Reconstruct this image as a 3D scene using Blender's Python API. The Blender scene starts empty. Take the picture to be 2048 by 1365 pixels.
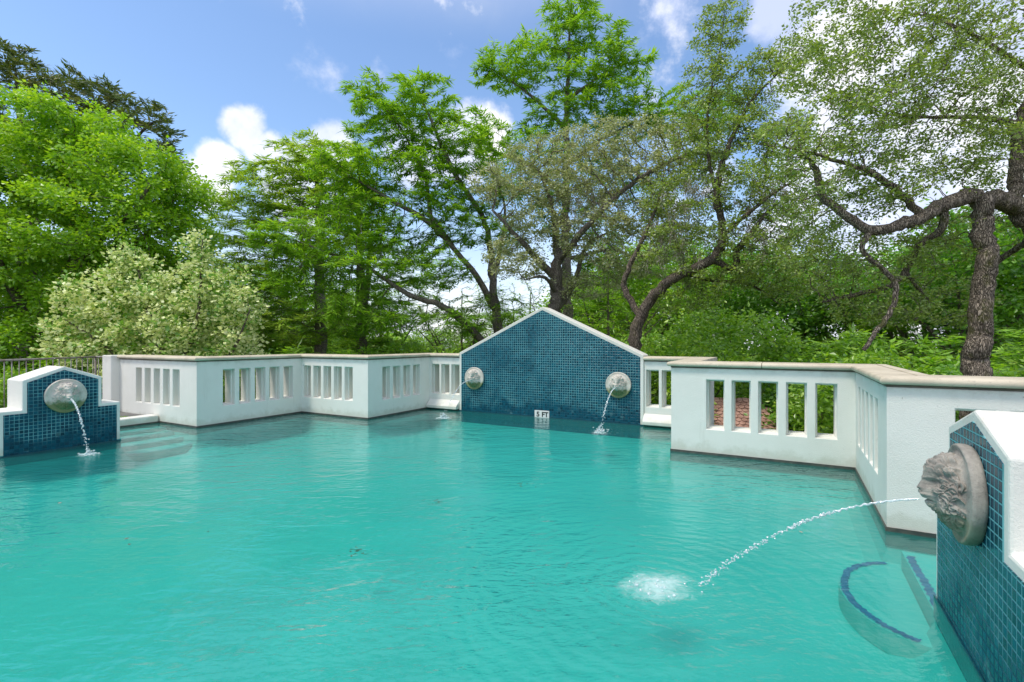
import bpy, math, random
import numpy as np
from mathutils import Vector

# ------------------------------------------------------------------ camera, world, sun, exposure
sc = bpy.context.scene
C = sc.collection
random.seed(7)
RNG = np.random.default_rng(11)
F = 1000.0          # focal length in photo pixels (photo 2048 wide)
HC = 1.6            # camera height above the water

cam_d = bpy.data.cameras.new("camera")
cam_d.sensor_width = 36.0
cam_d.lens = 36.0 * F / 2048.0
cam_d.clip_start = 0.05
cam_d.clip_end = 3000
cam = bpy.data.objects.new("camera", cam_d)
C.objects.link(cam)
cam.location = (0, 0, HC)
cam.rotation_euler = (math.radians(90), 0, 0)
sc.camera = cam

SUN = Vector((-0.38, -0.22, 0.90)).normalized()
sun_el = math.asin(SUN.z)
sun_az = math.atan2(SUN.x, SUN.y)
sd = bpy.data.lights.new("sun", 'SUN')
sd.energy = 1.75
sd.angle = math.radians(12)
sd.color = (1.0, 0.93, 0.82)
so = bpy.data.objects.new("sun", sd)
C.objects.link(so)
so.rotation_euler = SUN.to_track_quat('Z', 'Y').to_euler()

sc.view_settings.view_transform = 'Standard'
sc.view_settings.look = 'None'
sc.view_settings.exposure = 0.68
sc.view_settings.gamma = 1.0
sc.cycles.max_bounces = 8
sc.cycles.transparent_max_bounces = 24
sc.cycles.caustics_reflective = False
sc.cycles.caustics_refractive = False


class NT:
    """small helper round a node tree"""
    def __init__(s, nt):
        s.nt = nt

    def n(s, typ, **kw):
        nd = s.nt.nodes.new(typ)
        for k, v in kw.items():
            if k.startswith('i_'):
                key = k[2:]
                key = int(key) if key.isdigit() else key.replace('_', ' ')
                if hasattr(v, 'is_output') or isinstance(v, bpy.types.NodeSocket):
                    s.nt.links.new(v, nd.inputs[key])
                else:
                    nd.inputs[key].default_value = v
            else:
                setattr(nd, k, v)
        return nd

    def link(s, a, b):
        s.nt.links.new(a, b)

    def math(s, op, a, b=None, c=None, clamp=False):
        nd = s.nt.nodes.new('ShaderNodeMath')
        nd.operation = op
        nd.use_clamp = clamp
        for i, v in enumerate((a, b, c)):
            if v is None:
                continue
            if isinstance(v, bpy.types.NodeSocket):
                s.nt.links.new(v, nd.inputs[i])
            else:
                nd.inputs[i].default_value = v
        return nd.outputs[0]

    def mix(s, fac, a, b, blend='MIX'):
        nd = s.nt.nodes.new('ShaderNodeMix')
        nd.data_type = 'RGBA'
        nd.blend_type = blend
        for idx, v in ((0, fac), (6, a), (7, b)):
            if isinstance(v, bpy.types.NodeSocket):
                s.nt.links.new(v, nd.inputs[idx])
            elif idx == 0:
                nd.inputs[0].default_value = v
            else:
                nd.inputs[idx].default_value = (v[0], v[1], v[2], 1)
        return nd.outputs[2]

    def ramp(s, fac, lo, hi, a=0.0, b=1.0):
        nd = s.nt.nodes.new('ShaderNodeMapRange')
        nd.interpolation_type = 'SMOOTHSTEP'
        s.nt.links.new(fac, nd.inputs[0])
        nd.inputs[1].default_value = lo
        nd.inputs[2].default_value = hi
        nd.inputs[3].default_value = a
        nd.inputs[4].default_value = b
        return nd.outputs[0]

    def noise(s, vec, scale, detail=3.0, rough=0.5, out=0, dist=0.0):
        nd = s.nt.nodes.new('ShaderNodeTexNoise')
        if vec is not None:
            s.nt.links.new(vec, nd.inputs['Vector'])
        nd.inputs['Scale'].default_value = scale
        nd.inputs['Detail'].default_value = detail
        nd.inputs['Roughness'].default_value = rough
        nd.inputs['Distortion'].default_value = dist
        return nd.outputs[out]


w = bpy.data.worlds.new("World")
sc.world = w
w.use_nodes = True
w.node_tree.nodes.clear()
k = NT(w.node_tree)
sky = k.n('ShaderNodeTexSky')
sky.sky_type = 'NISHITA'
sky.sun_disc = False
sky.sun_elevation = sun_el
sky.sun_rotation = sun_az
sky.air_density = 1.0
sky.dust_density = 0.6
sky.ozone_density = 2.5
tc = k.n('ShaderNodeTexCoord')
dirv = tc.outputs['Generated']
sep = k.n('ShaderNodeSeparateXYZ', i_0=dirv)
hs = k.n('ShaderNodeHueSaturation', i_Saturation=1.04, i_Value=1.0)
k.link(sky.outputs[0], hs.inputs['Color'])
skycol = hs.outputs[0]


def pdir(x, y):
    v = Vector(((x - 1024) / F, 1.0, (682.5 - y) / F))
    return v.normalized()


nz1 = k.noise(dirv, 5.0, 7, 0.6)
nz2 = k.noise(dirv, 14.0, 6, 0.62)
edge = k.math('ADD', k.math('MULTIPLY', k.math('SUBTRACT', nz1, 0.5), 1.1), k.math('MULTIPLY', k.math('SUBTRACT', nz2, 0.5), 0.9))
mask = None
# cumulus puffs: direction, angular radius, strength; those far above the frame are added for water reflections
for (cx, cy, rr, st) in [(488, 258, .042, .95), (530, 300, .040, .85), (440, 325, .042, .9), (410, 370, .055, .85), (600, 380, .10, .8),
                         (665, 290, .045, .8), (930, 290, .09, 1.0), (810, 300, .07, .8), (660, 148, .045, .22), (757, 148, .036, .25),
                         (905, 112, .04, .18), (1560, 0, .065, .7), (1660, 60, .09, .7), (1350, -20, .09, .45), (1120, 0, .06, .4),
                         (1780, 140, .18, .9), (560, -520, .26, .9), (850, -620, .30, .9), (300, -620, .26, .9), (2000, 60, .2, .7), (1800, 380, .25, .8), (1400, 330, .2, .5)]:
    d = pdir(cx, cy)
    vm = k.n('ShaderNodeVectorMath', operation='DISTANCE')
    k.link(dirv, vm.inputs[0])
    vm.inputs[1].default_value = d
    t = k.math('SUBTRACT', 1.0, k.math('DIVIDE', vm.outputs['Value'], rr))
    t = k.math('ADD', k.math('MULTIPLY', t, 1.0 if st > .5 else .8), k.math('MULTIPLY', edge, 1.0 if st > .5 else 2.6))
    t = k.ramp(t, 0.0 if st > .5 else .25, 0.42 if st > .5 else 1.3, 0.0, st if st > .5 else st * 2)
    mask = t if mask is None else k.math('MAXIMUM', mask, t)
# pale veil towards the horizon; unseen cloud deck overhead added for fill and reflections
hz = k.ramp(sep.outputs[2], 0.0, 0.30, 0.78, 0.0)
over = k.math('MULTIPLY', k.ramp(sep.outputs[2], 0.50, 0.72, 0.0, 1.0), k.ramp(k.noise(dirv, 2.2, 5, 0.55), 0.40, 0.56))
# broken cloud behind the camera
behind = k.math('MULTIPLY', k.ramp(sep.outputs[1], -0.2, 0.15, 1.0, 0.0), k.ramp(k.noise(dirv, 2.6, 5, 0.55), 0.38, 0.6))
mask = k.math('MAXIMUM', mask, k.math('MAXIMUM', over, k.math('MAXIMUM', hz, behind)))
shade = k.ramp(k.noise(dirv, 7.0, 6, 0.6), 0.40, 0.66)
ccol = k.mix(shade, (0.66, 0.71, 0.90), (0.96, 0.95, 0.97))
bg1 = k.n('ShaderNodeBackground', i_Color=skycol, i_Strength=0.15)
bg2 = k.n('ShaderNodeBackground', i_Color=ccol, i_Strength=0.84)
mx = k.n('ShaderNodeMixShader', i_0=mask, i_1=bg1.outputs[0], i_2=bg2.outputs[0])
wo = k.n('ShaderNodeOutputWorld')
k.link(mx.outputs[0], wo.inputs[0])

# ------------------------------------------------------------------ helpers
ANG = math.radians(29)
CO, SI = math.cos(ANG), math.sin(ANG)


def UV(u, v, z=0.0):
    """pool axes (u along the gable, v away from the viewer) to world"""
    return Vector((u * CO + v * SI, -u * SI + v * CO, z))


def at(x, y, Y):
    """world point seen at photo pixel x, y and standing Y metres ahead"""
    return Vector(((x - 1024) / F * Y, Y, HC - (y - 682.5) / F * Y))


def empty(name, loc, label, cat, group=None, rz=0.0, kind=None):
    o = bpy.data.objects.new(name, None)
    o.empty_display_size = 0.2
    C.objects.link(o)
    o.location = loc
    o.rotation_euler = (0, 0, rz)
    tag(o, label, cat, group, kind)
    return o


def tag(o, label=None, cat=None, group=None, kind=None):
    if label:
        o['label'] = label
    if cat:
        o['category'] = cat
    if group:
        o['group'] = group
    if kind:
        o['kind'] = kind
    return o


def obj(name, verts, faces, mats, parent=None, smooth=False, uvs=None, world=True, fmat=None, bevel=None):
    """one mesh object; world=True: verts are world coordinates"""
    me = bpy.data.meshes.new(name)
    vs = [Vector(v) for v in verts]
    off = parent_loc(parent) if (parent is not None and world) else Vector((0, 0, 0))
    me.from_pydata([tuple(v - off) for v in vs], [], faces)
    if not isinstance(mats, (list, tuple)):
        mats = [mats]
    for m in mats:
        me.materials.append(m)
    if fmat:
        me.polygons.foreach_set('material_index', fmat)
    if smooth:
        me.polygons.foreach_set('use_smooth', [True] * len(me.polygons))
    if uvs is not None:
        lay = me.uv_layers.new(name='UVMap')
        for lp in me.loops:
            lay.data[lp.index].uv = uvs[lp.vertex_index]
    me.update()
    o = bpy.data.objects.new(name, me)
    C.objects.link(o)
    if parent is not None:
        o.parent = parent
    if bevel:
        b = o.modifiers.new('bevel', 'BEVEL')
        b.width = bevel
        b.segments = 2
        b.limit_method = 'ANGLE'
        b.angle_limit = math.radians(40)
    return o


def parent_loc(p):
    l = Vector((0, 0, 0))
    while p is not None:
        l += p.location
        p = p.parent
    return l


def npobj(name, V, Q, mat, parent=None, loc=None, smooth=False, rnd=None):
    """fast quad mesh from numpy; V world coords"""
    me = bpy.data.meshes.new(name)
    V = np.asarray(V, dtype=np.float32)
    if parent is not None:
        V = V - np.array(parent_loc(parent), dtype=np.float32)
    elif loc is not None:
        V = V - np.array(loc, dtype=np.float32)
    nq = len(Q)
    me.vertices.add(len(V))
    me.vertices.foreach_set('co', V.ravel())
    me.loops.add(nq * 4)
    me.loops.foreach_set('vertex_index', np.asarray(Q, dtype=np.int32).ravel())
    me.polygons.add(nq)
    me.polygons.foreach_set('loop_start', np.arange(0, nq * 4, 4, dtype=np.int32))
    me.polygons.foreach_set('use_smooth', np.full(nq, smooth))
    if rnd is not None:
        a = me.attributes.new('rnd', 'FLOAT', 'FACE')
        a.data.foreach_set('value', np.asarray(rnd, dtype=np.float32))
    me.materials.append(mat)
    me.update(calc_edges=True)
    o = bpy.data.objects.new(name, me)
    C.objects.link(o)
    if parent is not None:
        o.parent = parent
    elif loc is not None:
        o.location = loc
    return o


# ------------------------------------------------------------------ materials
def new_mat(name):
    m = bpy.data.materials.new(name)
    m.use_nodes = True
    m.node_tree.nodes.clear()
    kk = NT(m.node_tree)
    out = kk.n('ShaderNodeOutputMaterial')
    return m, kk, out


def principled(kk, out, col, rough=0.7, spec=0.3, normal=None):
    b = kk.n('ShaderNodeBsdfPrincipled')
    if isinstance(col, bpy.types.NodeSocket):
        kk.link(col, b.inputs['Base Color'])
    else:
        b.inputs['Base Color'].default_value = (*col, 1)
    if isinstance(rough, bpy.types.NodeSocket):
        kk.link(rough, b.inputs['Roughness'])
    else:
        b.inputs['Roughness'].default_value = rough
    b.inputs['Specular IOR Level'].default_value = spec
    if normal is not None:
        kk.link(normal, b.inputs['Normal'])
    kk.link(b.outputs[0], out.inputs[0])
    return b


def bump(kk, h, dist=0.01, strength=1.0, normal=None):
    b = kk.n('ShaderNodeBump', i_Distance=dist, i_Strength=strength)
    kk.link(h, b.inputs['Height'])
    if normal is not None:
        kk.link(normal, b.inputs['Normal'])
    return b.outputs[0]


def wpos(kk):
    return kk.n('ShaderNodeNewGeometry').outputs['Position']


def mat_stucco():
    m, kk, out = new_mat('white_stucco')
    p = wpos(kk)
    z = kk.n('ShaderNodeSeparateXYZ', i_0=p).outputs[2]
    col = kk.mix(kk.ramp(kk.noise(p, 1.3, 4, 0.6), 0.35, 0.7), (0.78, 0.775, 0.71), (0.73, 0.725, 0.66))
    # splash stains and algae just above the waterline, with an uneven edge
    st = kk.math('ADD', z, kk.math('MULTIPLY', kk.noise(p, 6.0, 5, 0.65), -0.35))
    col = kk.mix(kk.ramp(st, -0.13, 0.02, 0.38, 0.0), col, (0.42, 0.41, 0.30))
    # few specks
    sp = kk.ramp(kk.noise(p, 45, 1, 0.5), 0.79, 0.82)
    col = kk.mix(kk.math('MULTIPLY', sp, 0.5), col, (0.18, 0.16, 0.12))
    top_ = kk.math('ADD', z, kk.math('MULTIPLY', kk.noise(p, 5.0, 5, 0.7), 0.45))
    col = kk.mix(kk.ramp(top_, 1.36, 1.50, 0.0, 0.30), col, (0.40, 0.37, 0.29))
    # run marks
    sx = kk.n('ShaderNodeMapping', i_Scale=(9, 9, 0.7))
    kk.link(p, sx.inputs[0])
    run = kk.ramp(kk.noise(sx.outputs[0], 1.0, 4, 0.6), 0.60, 0.78)
    col = kk.mix(kk.math('MULTIPLY', run, 0.32), col, (0.46, 0.44, 0.36))
    h = kk.math('ADD', kk.noise(p, 95, 5, 0.7), kk.math('MULTIPLY', kk.noise(p, 9, 3, 0.5), 0.5))
    principled(kk, out, col, 0.88, 0.15, bump(kk, h, 0.007, 0.7))
    return m


def mat_coping():
    m, kk, out = new_mat('coping_stone')
    p = wpos(kk)
    col = kk.mix(kk.ramp(kk.noise(p, 3.5, 5, 0.6), 0.35, 0.68), (0.62, 0.55, 0.42), (0.49, 0.43, 0.32))
    col = kk.mix(kk.ramp(kk.noise(p, 30, 4, 0.7), 0.56, 0.72, 0, 0.55), col, (0.33, 0.29, 0.23))
    h = kk.noise(p, 70, 4, 0.6)
    principled(kk, out, col, 0.7, 0.25, bump(kk, h, 0.004, 0.6))
    return m


def mat_plain(name, a, b, scale=5.0, rough=0.7, spec=0.3, bs=30.0, bd=0.004):
    m, kk, out = new_mat(name)
    p = wpos(kk)
    col = kk.mix(kk.ramp(kk.noise(p, scale, 5, 0.6), 0.35, 0.68), a, b)
    principled(kk, out, col, rough, spec, bump(kk, kk.noise(p, bs, 4, 0.6), bd, 0.7))
    return m


def mat_tile(name, dark, light, grout_a, grout_b, pitch=0.05):
    m, kk, out = new_mat(name)
    uv = kk.n('ShaderNodeUVMap').outputs[0]
    sp = kk.n('ShaderNodeSeparateXYZ', i_0=uv)
    a = kk.math('DIVIDE', sp.outputs[0], pitch)
    b = kk.math('DIVIDE', sp.outputs[1], pitch)
    fa, fb = kk.math('FRACT', a), kk.math('FRACT', b)
    ca, cb = kk.math('FLOOR', a), kk.math('FLOOR', b)
    cell = kk.n('ShaderNodeCombineXYZ', i_0=ca, i_1=cb)
    wn = kk.n('ShaderNodeTexWhiteNoise', noise_dimensions='2D')
    kk.link(cell.outputs[0], wn.inputs['Vector'])
    ws = kk.n('ShaderNodeSeparateColor')
    kk.link(wn.outputs['Color'], ws.inputs[0])
    da = kk.math('MINIMUM', fa, kk.math('SUBTRACT', 1.0, fa))
    db = kk.math('MINIMUM', fb, kk.math('SUBTRACT', 1.0, fb))
    d = kk.math('MINIMUM', da, db)
    p = wpos(kk)
    wob = kk.math('MULTIPLY', kk.math('SUBTRACT', kk.noise(p, 60, 2, 0.5), 0.5), 0.03)
    d = kk.math('ADD', d, wob)
    g = kk.ramp(d, 0.045, 0.095, 1.0, 0.0)
    big = kk.noise(p, 1.6, 4, 0.6)
    t = kk.math('ADD', kk.math('MULTIPLY', ws.outputs[0], 0.75), kk.math('MULTIPLY', big, 0.35))
    col = kk.mix(t, dark, light)
    col = kk.mix(kk.ramp(ws.outputs[1], 0.90, 0.92, 0.0, 0.7), col, (0.001, 0.022, 0.04))
    # grout: pale and chalky in places, tinted and wet elsewhere (lower down, wet from splashes)
    zz = kk.math('ADD', sp.outputs[1], kk.math('MULTIPLY', kk.math('SUBTRACT', kk.noise(p, 2.2, 3, 0.6), 0.5), 1.0))
    gm = kk.math('MULTIPLY', kk.ramp(zz, 0.12, 0.42), kk.ramp(kk.noise(p, 1.9, 4, 0.6), 0.32, 0.60, 0.35, 1.0))
    gcol = kk.mix(gm, grout_b, grout_a)
    col = kk.mix(g, col, gcol)
    hh = kk.math('ADD', kk.ramp(d, 0.03, 0.16), kk.math('MULTIPLY', kk.math('MULTIPLY', kk.math('SUBTRACT', ws.outputs[2], 0.5), 1.6), kk.math('SUBTRACT', fa, 0.5)))
    hh = kk.math('ADD', hh, kk.math('MULTIPLY', kk.math('MULTIPLY', kk.math('SUBTRACT', ws.outputs[1], 0.5), 1.6), kk.math('SUBTRACT', fb, 0.5)))
    lime_ = kk.math('MULTIPLY', kk.ramp(kk.noise(p, 7.0, 6, 0.7), 0.55, 0.72), kk.ramp(sp.outputs[1], 0.02, 0.75, 0.35, 0.0))
    col = kk.mix(lime_, col, (0.22, 0.42, 0.42))
    rough = kk.ramp(g, 0.0, 1.0, 0.22, 0.8)
    principled(kk, out, col, rough, 0.20, bump(kk, hh, 0.004, 0.8))
    return m


def mat_stone(name, a, b, algae):
    m, kk, out = new_mat(name)
    tcn = kk.n('ShaderNodeTexCoord').outputs['Object']
    s = kk.n('ShaderNodeSeparateXYZ', i_0=tcn)
    col = kk.mix(kk.ramp(kk.noise(tcn, 9.0, 6, 0.65), 0.35, 0.68), a, b)
    col = kk.mix(kk.ramp(kk.noise(tcn, 60, 4, 0.7), 0.55, 0.75, 0, 0.55), col, tuple(c * 0.45 for c in b))
    # green growth below the mouth where the water runs
    low = kk.math('ADD', s.outputs[2], kk.math('MULTIPLY', kk.math('SUBTRACT', kk.noise(tcn, 14, 4, 0.6), 0.5), 0.16))
    gm = kk.math('MULTIPLY', kk.ramp(low, -0.12, -0.05, 1.0, 0.0), algae)
    col = kk.mix(gm, col, (0.13, 0.17, 0.045))
    principled(kk, out, col, 0.85, 0.2, bump(kk, kk.noise(tcn, 90, 5, 0.7), 0.004, 0.9))
    return m


SPLASH = [UV(-0.75, 3.30), UV(-2.86, 8.28), UV(-6.22, 8.31), UV(-8.58, 3.25)]


def mat_water():
    m, kk, out = new_mat('pool_water')
    p = wpos(kk)
    s = kk.n('ShaderNodeSeparateXYZ', i_0=p)
    flat = kk.n('ShaderNodeCombineXYZ', i_0=s.outputs[0], i_1=s.outputs[1])
    # long gentle ripples + fine chop + rings round each splash
    mp = kk.n('ShaderNodeMapping', i_Scale=(1.0, 2.3, 1.0), i_Rotation=(0, 0, math.radians(-14)))
    kk.link(flat.outputs[0], mp.inputs[0])
    h = kk.math('MULTIPLY', kk.noise(mp.outputs[0], 2.6, 2, 0.45, dist=0.6), 1.1)
    h = kk.math('ADD', h, kk.math('MULTIPLY', kk.noise(mp.outputs[0], 9.0, 2, 0.45, dist=0.5), 0.34))
    for i, q in enumerate(SPLASH):
        vm = kk.n('ShaderNodeVectorMath', operation='DISTANCE')
        kk.link(flat.outputs[0], vm.inputs[0])
        vm.inputs[1].default_value = (q.x, q.y, 0)
        dd = kk.math('ADD', vm.outputs['Value'], kk.math('MULTIPLY', kk.noise(flat.outputs[0], 3.0, 3, 0.55), 0.30))
        big = 1.0 if i == 0 else 0.7
        amp = kk.math('DIVIDE', 0.40 * big, kk.math('ADD', 0.35, kk.math('MULTIPLY', dd, 0.9 if i == 0 else 1.4)))
        wv = kk.math('SINE', kk.math('MULTIPLY', dd, 52.0 if i == 0 else 60.0))
        h = kk.math('ADD', h, kk.math('MULTIPLY', kk.math('MULTIPLY', wv, amp), 0.30 if i == 0 else 0.20))
        ch = kk.math('MULTIPLY', kk.noise(flat.outputs[0], 30.0, 3, 0.6), kk.math('MULTIPLY', amp, 0.9))
        h = kk.math('ADD', h, ch)
    calm = kk.ramp(kk.noise(flat.outputs[0], 0.42, 2, 0.5), 0.38, 0.62, 0.35, 1.0)
    vq = kk.n('ShaderNodeVectorMath', operation='DISTANCE')
    kk.link(flat.outputs[0], vq.inputs[0])
    vq.inputs[1].default_value = (-0.75, 2.7, 0)
    lively = kk.ramp(kk.math('ADD', vq.outputs['Value'], kk.math('MULTIPLY', kk.noise(flat.outputs[0], 1.5, 2, 0.5), 0.8)), 0.5, 1.9, 1.1, 0.0)
    calm = kk.math('ADD', calm, lively)
    h = kk.math('MULTIPLY', h, calm)
    nrm = bump(kk, h, 0.026, 0.85)
    col = kk.mix(kk.ramp(kk.noise(flat.outputs[0], 0.55, 3, 0.5), 0.3, 0.7), (0.040, 0.48, 0.43), (0.052, 0.54, 0.48))
    dif = kk.n('ShaderNodeBsdfDiffuse', i_Color=col)
    tr = kk.n('ShaderNodeBsdfTransparent', i_Color=(0.60, 0.98, 0.96, 1))
    body = kk.n('ShaderNodeMixShader', i_0=0.84, i_1=dif.outputs[0], i_2=tr.outputs[0])
    gl = kk.n('ShaderNodeBsdfGlossy', i_Color=(1, 1, 1, 1), i_Roughness=0.03)
    kk.link(nrm, gl.inputs['Normal'])
    fr = kk.n('ShaderNodeFresnel', i_IOR=1.42)
    kk.link(nrm, fr.inputs['Normal'])
    mxx = kk.n('ShaderNodeMixShader', i_0=fr.outputs[0], i_1=body.outputs[0], i_2=gl.outputs[0])
    kk.link(mxx.outputs[0], out.inputs[0])
    return m


def mat_splash(name, alpha):
    m, kk, out = new_mat(name)
    p = wpos(kk)
    gl = kk.n('ShaderNodeBsdfGlossy', i_Color=(1, 1, 1, 1), i_Roughness=0.08)
    df = kk.n('ShaderNodeBsdfDiffuse', i_Color=(0.86, 0.9, 0.92, 1))
    tr = kk.n('ShaderNodeBsdfTransparent', i_Color=(0.9, 0.98, 0.98, 1))
    a = kk.n('ShaderNodeMixShader', i_0=0.18, i_1=df.outputs[0], i_2=gl.outputs[0])
    f = kk.ramp(kk.noise(p, 60, 3, 0.6), 0.38, 0.6, alpha * 0.45, alpha)
    b = kk.n('ShaderNodeMixShader', i_0=f, i_1=tr.outputs[0], i_2=a.outputs[0])
    kk.link(b.outputs[0], out.inputs[0])
    return m


def mat_foam():
    m, kk, out = new_mat('foam')
    tcn = kk.n('ShaderNodeTexCoord').outputs['UV']
    s = kk.n('ShaderNodeSeparateXYZ', i_0=tcn)
    p = wpos(kk)
    df = kk.n('ShaderNodeBsdfDiffuse', i_Color=(0.75, 0.86, 0.86, 1))
    tr = kk.n('ShaderNodeBsdfTransparent')
    n1 = kk.noise(p, 13, 6, 0.7, dist=1.0)
    f = kk.math('SUBTRACT', kk.math('ADD', s.outputs[0], kk.math('MULTIPLY', n1, 0.9)), 0.85)
    f = kk.ramp(f, 0.0, 0.60, 0.0, 0.50)
    b = kk.n('ShaderNodeMixShader', i_0=f, i_1=tr.outputs[0], i_2=df.outputs[0])
    kk.link(b.outputs[0], out.inputs[0])
    return m


def mat_leaf(name, cols, trans=0.45, gloss=0.06, tcol=None):
    """cols: list of (pos, rgb) over the per-leaf random value"""
    m, kk, out = new_mat(name)
    at_ = kk.n('ShaderNodeAttribute', attribute_name='rnd')
    cr = kk.n('ShaderNodeValToRGB')
    kk.link(at_.outputs['Fac'], cr.inputs[0])
    el = cr.color_ramp.elements
    el[0].position, el[0].color = cols[0][0], (*cols[0][1], 1)
    el[1].position, el[1].color = cols[-1][0], (*cols[-1][1], 1)
    for (ps, c) in cols[1:-1]:
        e = el.new(ps)
        e.color = (*c, 1)
    p = wpos(kk)
    col = kk.mix(kk.ramp(kk.noise(p, 0.7, 3, 0.5), 0.3, 0.7, 0.0, 0.35), cr.outputs[0], kk.mix(1.0, cr.outputs[0], (0.72, 0.86, 0.7), 'MULTIPLY'))
    df = kk.n('ShaderNodeBsdfDiffuse', i_Color=col)
    tcl = kk.mix(1.0, col, tcol or (1.25, 1.25, 0.6), 'MULTIPLY')
    tl = kk.n('ShaderNodeBsdfTranslucent', i_Color=tcl)
    a = kk.n('ShaderNodeMixShader', i_0=trans, i_1=df.outputs[0], i_2=tl.outputs[0])
    gl = kk.n('ShaderNodeBsdfGlossy', i_Color=(1, 1, 1, 1), i_Roughness=0.42)
    b = kk.n('ShaderNodeMixShader', i_0=gloss, i_1=a.outputs[0], i_2=gl.outputs[0])
    kk.link(b.outputs[0], out.inputs[0])
    return m


def mat_bark(name, a, b, moss=0.0, sc_=1.0):
    m, kk, out = new_mat(name)
    p = wpos(kk)
    mp = kk.n('ShaderNodeMapping', i_Scale=(sc_ * 1.0, sc_ * 1.0, sc_ * 0.22))
    kk.link(p, mp.inputs[0])
    vo = kk.n('ShaderNodeTexVoronoi', feature='DISTANCE_TO_EDGE', i_Scale=46.0)
    dn = kk.n('ShaderNodeVectorMath', operation='ADD')
    nn = kk.n('ShaderNodeTexNoise', i_Scale=10.0)
    kk.link(mp.outputs[0], nn.inputs[0])
    sc2 = kk.n('ShaderNodeVectorMath', operation='SCALE', i_Scale=0.16)
    kk.link(nn.outputs[1], sc2.inputs[0])
    kk.link(mp.outputs[0], dn.inputs[0])
    kk.link(sc2.outputs[0], dn.inputs[1])
    kk.link(dn.outputs[0], vo.inputs['Vector'])
    n2 = kk.noise(mp.outputs[0], 40, 5, 0.7)
    h = kk.math('ADD', kk.math('MULTIPLY', kk.ramp(vo.outputs['Distance'], 0.0, 0.30), 0.7), kk.math('MULTIPLY', n2, 1.1))
    col = kk.mix(kk.ramp(h, 0.35, 1.3), a, b)
    if moss:
        col = kk.mix(kk.ramp(kk.noise(p, 4.5, 5, 0.65), 0.52, 0.66, 0, moss), col, (0.10, 0.11, 0.02))
    principled(kk, out, col, 0.9, 0.15, bump(kk, h, 0.02, 1.0))
    return m


M = dict(
    stucco=mat_stucco(),
    coping=mat_coping(),
    coping_shade=mat_plain('coping_shade', (0.16, 0.13, 0.10), (0.09, 0.08, 0.06)),  # dark colour of the painted shadow line below the coping
    band=mat_plain('waterline_tile', (0.045, 0.05, 0.045), (0.09, 0.085, 0.07), 12, 0.4, 0.4),
    tile=mat_tile('blue_mosaic', (0.001, 0.028, 0.052), (0.003, 0.090, 0.135), (0.15, 0.40, 0.43), (0.004, 0.075, 0.11)),
    basin=mat_plain('basin_plaster', (0.085, 0.53, 0.485), (0.070, 0.475, 0.44), 0.9, 0.8, 0.1),
    steps=mat_plain('step_plaster', (0.11, 0.545, 0.50), (0.085, 0.49, 0.455), 1.2, 0.8, 0.1),
    steptile=mat_plain('step_tile', (0.001, 0.035, 0.20), (0.002, 0.075, 0.30), 9, 0.4, 0.3),
    deck=mat_plain('deck_slate', (0.13, 0.13, 0.12), (0.20, 0.19, 0.18), 4, 0.8, 0.2),
    metal=mat_plain('rail_metal', (0.34, 0.33, 0.30), (0.19, 0.15, 0.11), 8, 0.55, 0.5),
    sign=mat_plain('sign_white', (0.74, 0.73, 0.70), (0.66, 0.65, 0.62), 9, 0.4, 0.4),
    ink=mat_plain('sign_black', (0.012, 0.012, 0.012), (0.02, 0.02, 0.02), 9, 0.5, 0.3),
    stone=mat_stone('pale_stone', (0.66, 0.62, 0.55), (0.50, 0.47, 0.40), 0.85),
    stone_grey=mat_stone('grey_stone', (0.40, 0.375, 0.325), (0.23, 0.215, 0.19), 0.40),
    water=mat_water(),
    jet=mat_splash('jet_water', 0.72),
    drop=mat_splash('droplet_water', 0.55),
    foam=mat_foam(),
    ground=mat_plain('leaf_soil', (0.07, 0.065, 0.035), (0.05, 0.085, 0.02), 0.8, 0.95, 0.05, 8, 0.05),
    clay=mat_plain('clay_shingle', (0.46, 0.28, 0.22), (0.30, 0.17, 0.13), 5, 0.85, 0.1),
)

# ------------------------------------------------------------------ setting: ground, basin, water, decks
GZ = -3.0
gv, gf = [], []
N = 60
for i in range(N + 1):
    for j in range(N + 1):
        a = (i / N * 2 - 1)
        b = (j / N * 2 - 1)
        x = 600 * a * abs(a)
        y = 600 * b * abs(b) + 20
        r = math.hypot(x, y)
        gv.append((x, y, GZ + 0.25 * math.sin(x * .21) * math.cos(y * .17) - min(6, max(0, r - 30) * 0.05)))
for i in range(N):
    for j in range(N):
        q = i * (N + 1) + j
        gf.append((q, q + N + 1, q + N + 2, q + 1))
tag(obj('ground', gv, gf, M['ground'], smooth=True), kind='structure')

EDGE = [(-9.41, 0.55), (-9.41, 3.99), (-10.8, 3.99), (-10.8, 5.23), (-9.50, 5.23), (-9.50, 7.49), (-7.49, 7.49), (-7.49, 9.49),
        (-1.51, 9.49), (-1.51, 7.49), (0.73, 7.49), (0.73, 5.23), (2.2, 5.23), (2.2, 3.99), (0.81, 3.99), (0.81, 0.55)]
wv = [UV(u, v, 0.0) for u, v in EDGE]
tag(obj('pool_water', wv, [tuple(reversed(range(len(wv))))], M['water']), kind='structure')
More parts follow.
